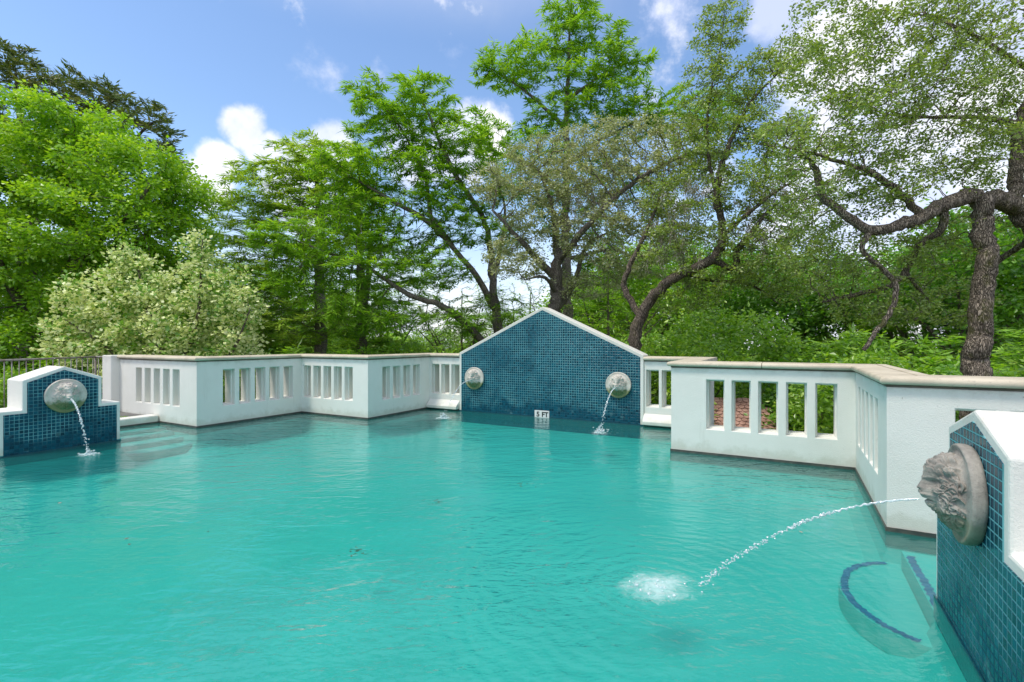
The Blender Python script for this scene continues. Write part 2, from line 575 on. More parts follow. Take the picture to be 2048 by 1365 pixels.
# basin: floor and inner sides, one sheet
n = len(EDGE)
def inset0(poly, dist):
    area = sum(poly[i][0] * poly[(i + 1) % len(poly)][1] - poly[(i + 1) % len(poly)][0] * poly[i][1] for i in range(len(poly)))
    sgn = 1 if area > 0 else -1
    out = []
    m_ = len(poly)
    for i in range(m_):
        p0, p1, p2 = poly[i - 1], poly[i], poly[(i + 1) % m_]
        d1 = Vector((p1[0] - p0[0], p1[1] - p0[1])).normalized()
        d2 = Vector((p2[0] - p1[0], p2[1] - p1[1])).normalized()
        n1, n2 = Vector((-d1.y, d1.x)) * sgn, Vector((-d2.y, d2.x)) * sgn
        q = Vector(p1) + (n1 + n2) * dist
        out.append((q.x, q.y))
    return out


rings = [(0.0, 0.03), (0.0, -0.10), (0.05, -0.25), (0.14, -0.35), (0.26, -0.40)]
bv, bf = [], []
for (ins, z_) in rings:
    bv += [UV(u, v, z_) for u, v in inset0(EDGE, ins)]
for k_ in range(len(rings) - 1):
    for i in range(n):
        j = (i + 1) % n
        bf.append((k_ * n + i, k_ * n + j, (k_ + 1) * n + j, (k_ + 1) * n + i))
bf.append(tuple(reversed(range((len(rings) - 1) * n, len(rings) * n))))
# keep the basin's sides 3 cm behind the wall faces
tag(obj('pool_basin', bv, bf, M['basin']), kind='structure')


def prism_uv(poly, z0, z1, cap=True):
    """vertical prism over a (u, v) polygon"""
    m_ = len(poly)
    vs = [UV(u, v, z0) for u, v in poly] + [UV(u, v, z1) for u, v in poly]
    fs = [tuple(range(m_, 2 * m_)), tuple(reversed(range(m_)))]
    for i in range(m_):
        j = (i + 1) % m_
        fs.append((i, j, m_ + j, m_ + i))
    return vs, fs


def merge(parts):
    V_, F_ = [], []
    for vs, fs in parts:
        o_ = len(V_)
        V_ += list(vs)
        F_ += [tuple(a + o_ for a in f) for f in fs]
    return V_, F_


# deck behind the camera and the slate landing at the top of the left steps
vs, fs = prism_uv([(-16, -8), (6, -8), (6, 0.5), (-16, 0.5)], -3.4, 0.10)
tag(obj('pool_deck', vs, fs, M['deck']), kind='structure')
vs, fs = prism_uv([(-14.5, 0.52), (-10.0, 0.52), (-10.0, 3.97), (-11.06, 3.97), (-11.06, 5.21), (-14.5, 5.21)], -3.4, 0.115)
tag(obj('landing', vs, fs, M['deck']), kind='structure')
vs, fs = prism_uv([(1.4, 0.52), (6, 0.52), (6, 5.21), (2.24, 5.21), (2.24, 3.97), (1.4, 3.97)], -3.4, 0.115)
tag(obj('landing', vs, fs, M['deck']), kind='structure')


def curve_line(u0, bulge, va, vb, n_=18):
    """nosing line of a step bulging into the pool"""
    pts = []
    for i in range(n_ + 1):
        t = math.pi * (0.5 - 0.5 * math.cos(math.pi * i / n_)) if abs(bulge) < .2 else math.pi * i / n_
        v = (va + vb) / 2 - (vb - va) / 2 * math.cos(t)
        pts.append((u0 + bulge * math.sin(t), v))
    return pts


def step(root_u, pts, z, back_u):
    poly = [(back_u, pts[0][1])] + pts + [(back_u, pts[-1][1])]
    if back_u > pts[0][0]:
        poly = list(reversed(poly))
    area = sum(poly[i][0] * poly[(i + 1) % len(poly)][1] - poly[(i + 1) % len(poly)][0] * poly[i][1] for i in range(len(poly)))
    if area < 0:
        poly = poly[::-1]
    return prism_uv(poly, -0.395, z)


def strip(pts, z, inward, wdt=0.045, jit=0.008):
    V_, F_ = [], []
    # finer sampling with a slight wobble, the ripples' refraction put into the shape
    fine = []
    for i in range(len(pts) - 1):
        for s_ in range(4):
            t = s_ / 4
            fine.append((pts[i][0] * (1 - t) + pts[i + 1][0] * t, pts[i][1] * (1 - t) + pts[i + 1][1] * t))
    fine.append(pts[-1])
    for i, (u, v) in enumerate(fine):
        j = random.uniform(-jit, jit)
        a = fine[max(0, i - 1)]
        b = fine[min(len(fine) - 1, i + 1)]
        tu, tv = b[0] - a[0], b[1] - a[1]
        L = math.hypot(tu, tv) or 1
        nu, nv = tv / L, -tu / L
        if inward < 0:
            nu, nv = -nu, -nv
        V_ += [UV(u + nu * (0.012 + j), v + nv * (0.012 + j), z), UV(u + nu * (wdt + j), v + nv * (wdt + j), z)]
        if i:
            q = 2 * (i - 1)
            F_.append((q, q + 1, q + 3, q + 2))
    return V_, F_


st_l = empty('pool_steps', UV(-10.0, 4.6, -1.45), None, None, kind='structure')
for (u0, bl, z) in [(-10.50, .0, -0.06), (-10.24, .04, -0.12), (-9.92, .12, -0.19), (-9.62, .25, -0.27)]:
    pts = curve_line(u0, bl, 4.0, 5.2)
    vs, fs = step(u0, pts, z, -10.79)
    obj('tread', vs, fs, M['steps'], st_l)
    V_, F_ = strip(pts, z + 0.006, -1, 0.035)
    obj('nosing', V_, F_, M['steptile'], st_l)
st_r = empty('pool_steps', UV(1.0, 4.6, -1.45), None, None, kind='structure')
p1 = [(0.80, 4.0 + i * .1) for i in range(12)]
vs, fs = step(0.8, p1, -0.11, 2.19)
obj('tread', vs, fs, M['steps'], st_r)
V_, F_ = strip(p1[1:-1], -0.104, 1, 0.062, 0.010)
obj('nosing', V_, F_, M['steptile'], st_r)
p2 = curve_line(0.79, -0.46, 3.86, 5.18, 30)
vs, fs = step(0.79, p2, -0.25, 0.795)
obj('tread', vs, fs, M['steps'], st_r)
V_, F_ = strip(p2[2:-2], -0.244, 1, 0.060, 0.010)
obj('nosing', V_, F_, M['steptile'], st_r)

# ------------------------------------------------------------------ parapet walls
TH = 0.30
T1 = 0.10
ZT = 1.215


def seg_frame(p, q):
    d = Vector((q[0] - p[0], q[1] - p[1]))
    L = d.length
    d /= L
    return d, Vector((-d.y, d.x)), L     # along, outward (left of travel)


def P3(p, d, nrm, a, dep, z):
    return UV(p[0] + d.x * a + nrm.x * dep, p[1] + d.y * a + nrm.y * dep, z)


def panel(p, q, k0, k1, slots, z0=-0.35):
    """slotted wall panel; slots = list of start distances; mitred ends"""
    d, nrm, L = seg_frame(p, q)
    W, I = 0.234, 0.022
    A = [0.0]
    for s in slots:
        A += [s, s + I, s + W - I, s + W]
    A.append(L)
    Z = [z0, 0.36, 0.36 + I, 1.055 - I, 1.055, ZT]
    D = [0.0, T1, TH]
    nA, nZ, nD = len(A) - 1, len(Z) - 1, 2

    def solid(i, dd, j):
        if i < 0 or i >= nA or j < 0 or j >= nZ or dd < 0 or dd >= nD:
            return None
        if i == 0 or i == nA - 1:
            return True
        r = (i - 1) % 4          # 0 left rim, 1 centre, 2 right rim, 3 pier
        if r == 3 or j == 0 or j == nZ - 1:
            return True
        if dd == 0:
            return False
        return not (r == 1 and j == 2)
    V_, F_, idx = [], [], {}

    def vid(i, dd, j):
        key = (i, dd, j)
        if key not in idx:
            a = A[i]
            if i == 0:
                a += k0 * D[dd]
            elif i == nA:
                a += k1 * D[dd]
            idx[key] = len(V_)
            V_.append(P3(p, d, nrm, a, D[dd], Z[j]))
        return idx[key]
    for i in range(nA):
        for dd in range(nD):
            for j in range(nZ):
                if not solid(i, dd, j):
                    continue
                for (di, ddd, dj) in ((-1, 0, 0), (1, 0, 0), (0, -1, 0), (0, 1, 0), (0, 0, -1), (0, 0, 1)):
                    nb = solid(i + di, dd + ddd, j + dj)
                    if nb:
                        continue
                    if nb is None and ((di == -1 and k0) or (di == 1 and k1)):
                        continue      # the mitre touches the next panel
                    if di:
                        ii = i + (di > 0)
                        f = [vid(ii, dd, j), vid(ii, dd + 1, j), vid(ii, dd + 1, j + 1), vid(ii, dd, j + 1)]
                        if di < 0:
                            f.reverse()
                    elif ddd:
                        kk_ = dd + (ddd > 0)
                        f = [vid(i, kk_, j), vid(i + 1, kk_, j), vid(i + 1, kk_, j + 1), vid(i, kk_, j + 1)]
                        if ddd > 0:
                            f.reverse()
                    else:
                        jj = j + (dj > 0)
                        f = [vid(i, dd, jj), vid(i + 1, dd, jj), vid(i + 1, dd + 1, jj), vid(i, dd + 1, jj)]
                        if dj < 0:
                            f.reverse()
                    F_.append(tuple(f))
    return V_, F_


def sweep(p, q, k0, k1, prof, a0=None, a1=None):
    """closed profile [(depth, z)] swept along the segment"""
    d, nrm, L = seg_frame(p, q)
    V_, F_ = [], []
    m_ = len(prof)
    for (dep, z) in prof:
        V_.append(P3(p, d, nrm, (0 + k0 * dep) if a0 is None else a0, dep, z))
    for (dep, z) in prof:
        V_.append(P3(p, d, nrm, (L + k1 * dep) if a1 is None else a1, dep, z))
    for i in range(m_):
        j = (i + 1) % m_
        F_.append((i, m_ + i, m_ + j, j))
    F_.append(tuple(range(m_)))
    F_.append(tuple(reversed(range(m_, 2 * m_))))
    return V_, F_


COP = [(-0.008, 1.236), (-0.034, 1.238), (-0.050, 1.248), (-0.056, 1.266), (-0.052, 1.284), (-0.038, 1.297), (-0.012, 1.302),
       (0.235, 1.302), (0.238, 1.296), (0.244, 1.296), (0.247, 1.306), (0.345, 1.306), (0.350, 1.300), (0.350, 1.236)]


def turn(p, q, r):
    c = (q[0] - p[0]) * (r[1] - q[1]) - (q[1] - p[1]) * (r[0] - q[0])
    return 1 if c > 0 else -1


def parapet(name, path, slots, joints, label, strip_cut=()):
    base = UV(path[0][0], path[0][1], 0)
    root = empty(name, base, label, 'wall', 'slotted white pool walls')
    nseg = len(path) - 1
    for i in range(nseg):
        p, q = path[i], path[i + 1]
        k0 = 0 if i == 0 else turn(path[i - 1], p, q)
        k1 = 0 if i == nseg - 1 else -turn(p, q, path[i + 2])
        V_, F_ = panel(p, q, k0, k1, slots[i])
        obj('wall_panel', V_, F_, M['stucco'], root, bevel=0.009)
        L = seg_frame(p, q)[2]
        cuts = [None] + list(joints[i]) + [None]
        for c in range(len(cuts) - 1):
            a0 = None if cuts[c] is None else cuts[c] + 0.004
            a1 = None if cuts[c + 1] is None else cuts[c + 1] - 0.004
            V_, F_ = sweep(p, q, k0, k1, COP, a0, a1)
            o = obj('coping', V_, F_, M['coping'], root, smooth=True)
            try:
                o.data.set_sharp_from_angle(angle=math.radians(50))
            except Exception:
                pass
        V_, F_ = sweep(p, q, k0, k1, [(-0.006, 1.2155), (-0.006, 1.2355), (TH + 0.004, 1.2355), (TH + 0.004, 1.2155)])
        obj('shadow_strip', V_, F_, M['coping_shade'], root)  # dark strip added as the shadow line under the coping
        V_, F_ = sweep(p, q, k0, k1, [(-0.012, -0.12), (-0.012, 0.034), (0.02, 0.034), (0.02, -0.12)])
        obj('waterline_band', V_, F_, M['band'], root)
    return root


def run(start, n_, pitch=0.329):
    return [start + i * pitch for i in range(n_)]


LEFT = [(-12.37, 5.22), (-9.51, 5.22), (-9.51, 7.48), (-7.5, 7.48), (-7.5, 9.48), (-6.62, 9.48)]
left_wall = parapet('parapet_wall', LEFT,
                    [run(0.67, 5, .345), run(0.49, 5), run(0.06, 5, .32), run(0.42, 4), run(0.05, 3, .29)],
                    [[1.4], [0.9, 1.6], [1.0], [], []],
                    'white slotted stucco wall stepping back in zigzags between the left lion pillar and the blue gable')
RIGHT = [(-2.40, 9.48), (-1.5, 9.48), (-1.5, 7.48), (0.72, 7.48), (0.72, 5.22), (5.2, 5.22)]
right_wall = parapet('parapet_wall', RIGHT,
                     [run(0.04, 3, .29), run(0.12, 5), run(0.48, 5), run(0.22, 5), run(0.445, 5) + run(2.7, 5)],
                     [[], [1.0], [1.18], [], [2.2]],
                     'white slotted stucco wall in zigzags right of the blue gable, behind the big grey lion')
# square end post at the landing
vs, fs = prism_uv([(-12.75, 5.06), (-12.36, 5.06), (-12.36, 5.40), (-12.75, 5.40)], 0.0, 1.30)
obj('end_post', vs, fs, M['stucco'], left_wall, bevel=0.02)

# sloped feet of the wall each side of the gable
for nm, pu, qu, par in (('wall_foot', -7.49, -6.63, left_wall), ('wall_foot', -2.40, -1.51, right_wall)):
    V_, F_ = sweep((pu, 9.48), (qu, 9.48), 0, 0, [(-0.15, 0.036), (-0.15, 0.10), (-0.004, 0.235), (-0.004, 0.036)])
    obj(nm, V_, F_, M['stucco'], par, bevel=0.01)

# white kerb of the landing
kerb = empty('pool_kerb', UV(-10.8, 4.6, 0), 'low white kerb at the top of the left pool steps beside the slate landing', 'kerb')
vs, fs = prism_uv([(-11.055, 3.995), (-10.79, 3.995), (-10.79, 5.212), (-11.055, 5.212)], -0.3, 0.155)
obj('kerb_block', vs, fs, M['stucco'], kerb, bevel=0.025)
vs, fs = prism_uv([(-10.795, 3.995), (-10.778, 3.995), (-10.778, 5.212), (-10.795, 5.212)], -0.12, 0.03)
obj('waterline_band', vs, fs, M['band'], kerb)


# ------------------------------------------------------------------ tiled gable and pillars
def inset(poly, ds):
    """inset a ccw polygon; ds = one distance per edge i -> i+1"""
    m_ = len(poly)
    lines = []
    for i in range(m_):
        a, b = poly[i], poly[(i + 1) % m_]
        dx, dy = b[0] - a[0], b[1] - a[1]
        L = math.hypot(dx, dy)
        nx, ny = -dy / L, dx / L
        lines.append((a[0] + nx * ds[i], a[1] + ny * ds[i], dx / L, dy / L))
    out = []
    for i in range(m_):
        x1, y1, dx1, dy1 = lines[i - 1]
        x2, y2, dx2, dy2 = lines[i]
        den = dx1 * dy2 - dy1 * dx2
        if abs(den) < 1e-6:
            out.append((x2, y2))
            continue
        t = ((x2 - x1) * dy2 - (y2 - y1) * dx2) / den
        out.append((x1 + dx1 * t, y1 + dy1 * t))
    return out


def slab(poly, place, depth0, depth1):
    """poly (a, z) ccw seen from the front; place(a, depth, z) -> world"""
    m_ = len(poly)
    V_ = [place(a, depth0, z) for a, z in poly] + [place(a, depth1, z) for a, z in poly]
    F_ = [tuple(range(m_)), tuple(reversed(range(m_, 2 * m_)))]
    for i in range(m_):
        j = (i + 1) % m_
        F_.append((i, m_ + i, m_ + j, j))
    return V_, F_


def tiled_wall(root, poly, place, depth, border):
    body_ds = [border] * len(poly)
    body_ds[-1] = 0.0            # bottom edge
    V_, F_ = slab(poly, place, 0.0, depth)
    obj('wall_body', V_, F_, M['stucco'], root, bevel=0.014)
    tp = inset(poly, body_ds)
    V_, F_ = slab(tp, place, -0.005, 0.02)
    uvs = [(a, z) for a, z in tp] * 2
    obj('mosaic_panel', V_, F_, M['tile'], root, uvs=uvs)
    return tp


gable = empty('gable_wall', UV(-4.51, 9.45, 0), 'blue mosaic gable wall with white border rising between the two slotted walls', 'wall')
gpoly = [(-2.40, -0.3), (-2.40, 1.335), (-4.51, 2.315), (-6.62, 1.335), (-6.62, -0.3)]
place_g = lambda a, dep, z: UV(a, 9.445 + dep, z)
# ccw seen from the front (u grows to the right)
tiled_wall(gable, gpoly, place_g, 0.36, 0.062)
V_, F_ = slab([(-6.62, -0.12), (-2.40, -0.12), (-2.40, 0.022), (-6.62, 0.022)], place_g, -0.013, -0.0055)
obj('waterline_band', V_, F_, mat_plain('dark_band', (0.004, 0.05, 0.07), (0.006, 0.07, 0.09), 20, 0.3, 0.4), gable)
# depth marker
V_, F_ = slab([(-4.68, 0.0), (-4.345, 0.0), (-4.345, 0.150), (-4.68, 0.150)], place_g, -0.022, -0.0135)
mk = obj('depth_marker', V_, F_, M['sign'], gable, bevel=0.002)


def letters(txt_, size, place, a0, z0, dep, mat, parent, bold=0.004):
    cu = bpy.data.curves.new('lettering', 'FONT')
    cu.body = txt_
    cu.size = size
    cu.extrude = 0.0012
    cu.offset = bold
    to = bpy.data.objects.new('lettering', cu)
    C.objects.link(to)
    dg = bpy.context.evaluated_depsgraph_get()
    dg.update()
    me = bpy.data.meshes.new_from_object(to.evaluated_get(dg))
    bpy.data.objects.remove(to)
    off = parent_loc(parent)
    for v in me.vertices:
        w_ = place(a0 + v.co.x, dep - v.co.z, z0 + v.co.y)
        v.co = w_ - off
    me.materials.clear()
    me.materials.append(mat)
    o = bpy.data.objects.new('lettering', me)
    C.objects.link(o)
    o.parent = parent
    return o


letters('5', 0.142, place_g, -4.635, 0.022, -0.024, M['ink'], mk)
letters('FT', 0.142, place_g, -4.515, 0.022, -0.024, M['ink'], mk)


def pillar(vc, half, u_face, sign, wz, ez, pz, wing, label, frame=0.05):
    """sign +1: faces +u; -1: faces -u.  a runs to the right as seen from the front"""
    base = UV(u_face - sign * 0.27, vc, 0)
    root = empty('lion_pillar', base, label, 'pillar', 'stepped tiled pillars')
    # seen from +u side, right is +v ; seen from -u side right is -v
    place = lambda a, dep, z: UV(u_face - sign * dep, vc + sign * a, z)
    poly = [(half, -0.3), (half, wz), (half - wing, wz), (half - wing, ez), (0, pz), (-half + wing, ez), (-half + wing, wz), (-half, wz), (-half, -0.3)]
    tiled_wall(root, poly, place, 0.56, frame)
    V_, F_ = slab([(-half, -0.12), (half, -0.12), (half, 0.018), (-half, 0.018)], place, -0.012, -0.0055)
    obj('waterline_band', V_, F_, bpy.data.materials['dark_band'], root)
    return root, place


pil_l, place_l = pillar(3.27, 0.71, -9.41, 1, 0.63, 1.045, 1.225, 0.245,
                        'low stepped pillar with blue mosaic face at the far left of the pool')
pil_r, place_r = pillar(3.275, 0.73, 0.80, -1, 0.715, 1.115, 1.26, 0.275,
                        'near stepped pillar with blue mosaic face at the right edge of the pool', 0.055)


# ------------------------------------------------------------------ lion heads
def bell(a, b, ca, cb, ra, rb, h, p=2.0):
    d2 = ((a - ca) / ra) ** 2 + ((b - cb) / rb) ** 2
    return h * np.sqrt(np.clip(1 - d2, 0, None)) if p == 2.0 else h * np.exp(-d2 * p)


def smax(x, y, kx=0.012):
    h = np.clip(0.5 + 0.5 * (x - y) / kx, 0, 1)
    return y * (1 - h) + x * h + kx * h * (1 - h)


def lion_meshes():
    R_ = 0.247
    G = 190
    g = np.linspace(-0.225, 0.225, G)
    A_, B_ = np.meshgrid(g, g, indexing='ij')
    th = np.arctan2(B_ - 0.01, A_)
    rr = np.hypot(A_, (B_ - 0.0) * 0.94)
    rs = np.random.default_rng(5)
    # tufts of the mane
    d0 = np.clip(1 - (A_ / 0.172) ** 2 - ((B_ + 0.004) / 0.200) ** 2, 0, None)
    mane = 0.118 * d0 ** 0.75
    add = np.zeros_like(mane)
    # curled locks of the mane, laid from the rim inwards
    for i in range(170):
        t = rs.uniform(0, 2 * math.pi)
        q = rs.uniform(0.42, 1.0)
        ca, cb = 0.158 * q * math.cos(t), 0.185 * q * math.sin(t)
        ln, wd = rs.uniform(.022, .036), rs.uniform(.006, .011)
        down = math.atan2(-0.9, 0.75 * math.copysign(1, ca) * abs(math.cos(t)) + 1e-3)
        ang = (t if cb > 0.05 else down) + rs.uniform(-.5, .5)
        da, db = A_ - ca, B_ - cb
        x_ = da * math.cos(ang) + db * math.sin(ang)
        y_ = -da * math.sin(ang) + db * math.cos(ang) + rs.choice([-1, 1]) * 11 * x_ ** 2
        d2 = (x_ / ln) ** 2 + (y_ / wd) ** 2
        add = np.where(d2 < 1, np.maximum(add * 0.55, 0.026 * np.sqrt(np.clip(1 - d2, 0, None)) * rs.uniform(.6, 1.1)), add)
    face = np.exp(-((A_ / 0.066) ** 4 + ((B_ - 0.012) / 0.090) ** 4))
    h = mane - 0.006 * (1 - face) * (d0 > 0)
    prof_b = np.array([-.20, -.15, -.11, -.095, -.08, -.062, -.052, -.044, -.02, .00, .012, .03, .06, .085, .12, .15, .19])
    prof_h = np.array([.00, .070, .092, .115, .138, .150, .152, .166, .178, .184, .185, .176, .162, .157, .148, .128, .06])
    prof = np.interp(B_, prof_b, prof_h)
    wid = np.interp(B_, [-.13, -.08, -.05, -.02, .01, .03, .07, .10, .15], [.034, .036, .044, .052, .046, .034, .048, .066, .060])
    spine = prof * np.exp(-np.abs(A_ / (wid * 1.25)) ** 3.0) * (B_ > -.16) * (B_ < .18)
    h = smax(h, bell(A_, B_, 0, 0.030, 0.084, 0.112, 0.128), 0.015)
    h = smax(h, spine, 0.014)
    for s in (-1, 1):
        # cheekbone, whisker pad, brow that slants down to the nose, eye in its socket
        h = smax(h, bell(A_, B_, s * 0.055, 0.010, 0.030, 0.034, 0.132), 0.014)
        h = smax(h, bell(A_, B_, s * 0.022, -0.020, 0.030, 0.024, 0.180), 0.010)
        yb = B_ - 0.066 - 0.22 * (np.abs(A_) - 0.036)
        h = h - 0.030 * np.exp(-((A_ - s * 0.039) / 0.019) ** 2 - ((B_ - 0.049) / 0.012) ** 2)
        h = h + 0.014 * np.exp(-((A_ - s * 0.040) / 0.028) ** 2 - (yb / 0.008) ** 2)
        h = h + 0.018 * np.exp(-((A_ - s * 0.040) / 0.010) ** 2 - ((B_ - 0.048) / 0.0065) ** 2)
        h = smax(h, bell(A_, B_, s * 0.092, 0.118, 0.024, 0.026, 0.108), 0.006)
        h = h - 0.022 * np.exp(-((A_ - s * 0.092) / 0.010) ** 2 - ((B_ - 0.114) / 0.012) ** 2)
        h = h - 0.012 * np.exp(-((A_ - s * 0.012) / 0.006) ** 2 - ((B_ + 0.001) / 0.005) ** 2)
        # fold from the nose down round the muzzle
        fx = np.abs(A_) - (0.045 + 0.25 * np.clip(-B_, -.02, .06))
        h = h - 0.010 * np.exp(-(fx / 0.006) ** 2) * np.exp(-((B_ + 0.01) / 0.03) ** 2) * 0.5
    h = smax(h, bell(A_, B_, 0, 0.006, 0.024, 0.014, 0.192), 0.010)
    h = h - 0.008 * np.exp(-(A_ / 0.003) ** 2) * (B_ < 0.0) * (B_ > -0.040)
    h = h - 0.040 * np.exp(-(A_ / 0.030) ** 4 - ((B_ + 0.049) / 0.0055) ** 4)
    # forehead tuft and beard strands
    h = h + 0.007 * np.cos(A_ * 300 + np.sin(B_ * 60) * 1.5) * np.exp(-(A_ / 0.08) ** 4 - ((B_ + 0.130) / 0.035) ** 2)
    h = np.clip(h, 0, None)
    edge_ = np.hypot(A_, B_)
    h = np.where(edge_ > 0.185, h * np.clip((0.205 - edge_) / 0.02, 0, 1), h)

    def samp(x, y):
        fx = np.clip((x + 0.225) / 0.45 * (G - 1), 0, G - 1.001)
        fy = np.clip((y + 0.225) / 0.45 * (G - 1), 0, G - 1.001)
        i0, j0 = fx.astype(int), fy.astype(int)
        u, v = fx - i0, fy - j0
        return (h[i0, j0] * (1 - u) * (1 - v) + h[i0 + 1, j0] * u * (1 - v) + h[i0, j0 + 1] * (1 - u) * v + h[i0 + 1, j0 + 1] * u * v)
    # re-sample the relief from inside so that the steep sides get as many points as the front
    NTH, NPH = 260, 120
    TH_, PH = np.meshgrid(np.arange(NTH) * 2 * np.pi / NTH, np.linspace(0.0, math.pi / 2, NPH), indexing='ij')
    dx, dy, dz = np.sin(PH) * np.cos(TH_), np.sin(PH) * np.sin(TH_), np.cos(PH)
    R2 = np.zeros_like(TH_)
    for t in np.linspace(0.02, 0.24, 221):
        inside = (dz * t) <= samp(dx * t, dy * t) + 1e-4
        R2 = np.where(inside, t, R2)
    R2 = (R2 + np.roll(R2, 1, 0) + np.roll(R2, -1, 0)) / 3
    R2[:, 1:-1] = (R2[:, 1:-1] * 2 + R2[:, :-2] + R2[:, 2:]) / 4
    mm = 1 - np.exp(-((R2 * dx / 0.062) ** 4 + ((R2 * dy - 0.010) / 0.092) ** 4))
    mm = mm * np.clip((math.pi / 2 - PH) / 0.10, 0, 1)
    add = np.zeros_like(R2)
    for i in range(230):
        t = rs.uniform(0, 2 * math.pi)
        ph = rs.uniform(0.42, 1.50)
        ln, wd = rs.uniform(.15, .26), rs.uniform(.055, .085)
        sw = rs.choice([-1, 1]) * rs.uniform(2.0, 4.5)
        tilt = rs.uniform(-.7, .7) + (0.6 * np.sign(math.cos(t)) if math.sin(t) > -.4 else 0)
        dth = (TH_ - t + np.pi) % (2 * np.pi) - np.pi
        X_ = (PH - ph)
        Y_ = dth * np.sin(PH)
        xr = X_ * math.cos(tilt) - Y_ * math.sin(tilt)
        yr = X_ * math.sin(tilt) + Y_ * math.cos(tilt) + sw * xr ** 2
        d2 = (xr / ln) ** 2 + (yr / wd) ** 2
        ok = d2 < 1
        bump_ = 0.017 * np.sqrt(np.clip(1 - d2, 0, None)) * rs.uniform(.7, 1.1) + 0.0022 * np.cos(yr / wd * 7)
        add = np.where(ok, np.maximum(add * 0.5, bump_), add)
    R2 = R2 + mm * (add - 0.004)
    R2 = np.clip(R2, 0.03, 0.232)
    V_ = [(float(R2[i, j] * dx[i, j]), float(-0.049 - R2[i, j] * dz[i, j] * 0.90), float(R2[i, j] * dy[i, j])) for i in range(NTH) for j in range(NPH)]
    F_ = []
    for i in range(NTH):
        for j in range(NPH - 1):
            a0, a1 = i * NPH + j, ((i + 1) % NTH) * NPH + j
            F_.append((a0, a0 + 1, a1 + 1, a1))
    # plaque: lathe
    prof = [(0.0, -0.050), (0.195, -0.049), (0.210, -0.050), (0.232, -0.056), (0.240, -0.058), (0.247, -0.053), (0.250, -0.040), (0.248, -0.015), (0.243, 0.0)]
    PV, PF = [], []
    S = 64
    for (r_, y_) in prof:
        for s_ in range(S):
            t = 2 * math.pi * s_ / S
            wob = 1 + 0.006 * math.sin(3 * t) + 0.004 * math.sin(7 * t + 1)
            PV.append((r_ * wob * math.cos(t), y_, r_ * wob * math.sin(t)))
    for i in range(len(prof) - 1):
        for s_ in range(S):
            a0, a1 = i * S + s_, i * S + (s_ + 1) % S
            PF.append((a0, a1, a1 + S, a0 + S))
    PF.append(tuple(range((len(prof) - 1) * S, len(prof) * S)))
    return V_, F_, PV, PF


LV, LF, PV, PF = lion_meshes()
lion_src = {}


def lion(loc, rz, mat, label, scale=1.0):
    root = empty('lion_head_spout', loc, label, 'lion head', 'stone lion heads spouting water', rz)
    root.scale = (scale, scale, scale)
    if mat.name not in lion_src:
        a = obj('plaque', PV, PF, mat, root, smooth=True, world=False)
        b = obj('head', LV, LF, mat, root, smooth=True, world=False)
        lion_src[mat.name] = (a, b)
    else:
        for s in lion_src[mat.name]:
            c = s.copy()
            C.objects.link(c)
            c.parent = root
    return root


lion(UV(-6.18, 9.437, 0.765), -ANG, M['stone'], 'pale stone lion head on the left side of the blue gable')
lion(UV(-2.875, 9.437, 0.755), -ANG, M['stone'], 'pale stone lion head on the right side of the blue gable')
lion(UV(-9.402, 3.275, 0.79), -ANG + math.pi / 2, M['stone'], 'pale mossy stone lion head on the small left pillar')
lion(UV(0.792, 3.275, 0.840), -ANG - math.pi / 2, M['stone_grey'], 'large grey stone lion head seen from the side on the near right pillar', 0.985)


# ------------------------------------------------------------------ water jets and splashes
def blob(c, r, stretch=None, seed=0, n1=6, n2=5):
    """small lumpy closed drop"""
    rs = random.Random(seed)
    V_, F_ = [], []
    st_ = stretch or Vector((1, 1, 1))
    V_.append(Vector(c) + Vector((0, 0, r * st_.z)))
    for i in range(1, n2):
        ph = math.pi * i / n2
        for j in range(n1):
            t = 2 * math.pi * j / n1
            q = r * rs.uniform(.75, 1.2)
            V_.append(Vector(c) + Vector((q * st_.x * math.sin(ph) * math.cos(t), q * st_.y * math.sin(ph) * math.sin(t), q * st_.z * math.cos(ph))))
    V_.append(Vector(c) - Vector((0, 0, r * st_.z)))
    for j in range(n1):
        F_.append((0, 1 + j, 1 + (j + 1) % n1))
        F_.append((len(V_) - 1, 1 + (n2 - 2) * n1 + (j + 1) % n1, 1 + (n2 - 2) * n1 + j))
    for i in range(n2 - 2):
        for j in range(n1):
            a0, a1 = 1 + i * n1 + j, 1 + i * n1 + (j + 1) % n1
            F_.append((a0, a0 + n1, a1 + n1, a1))
    return V_, F_


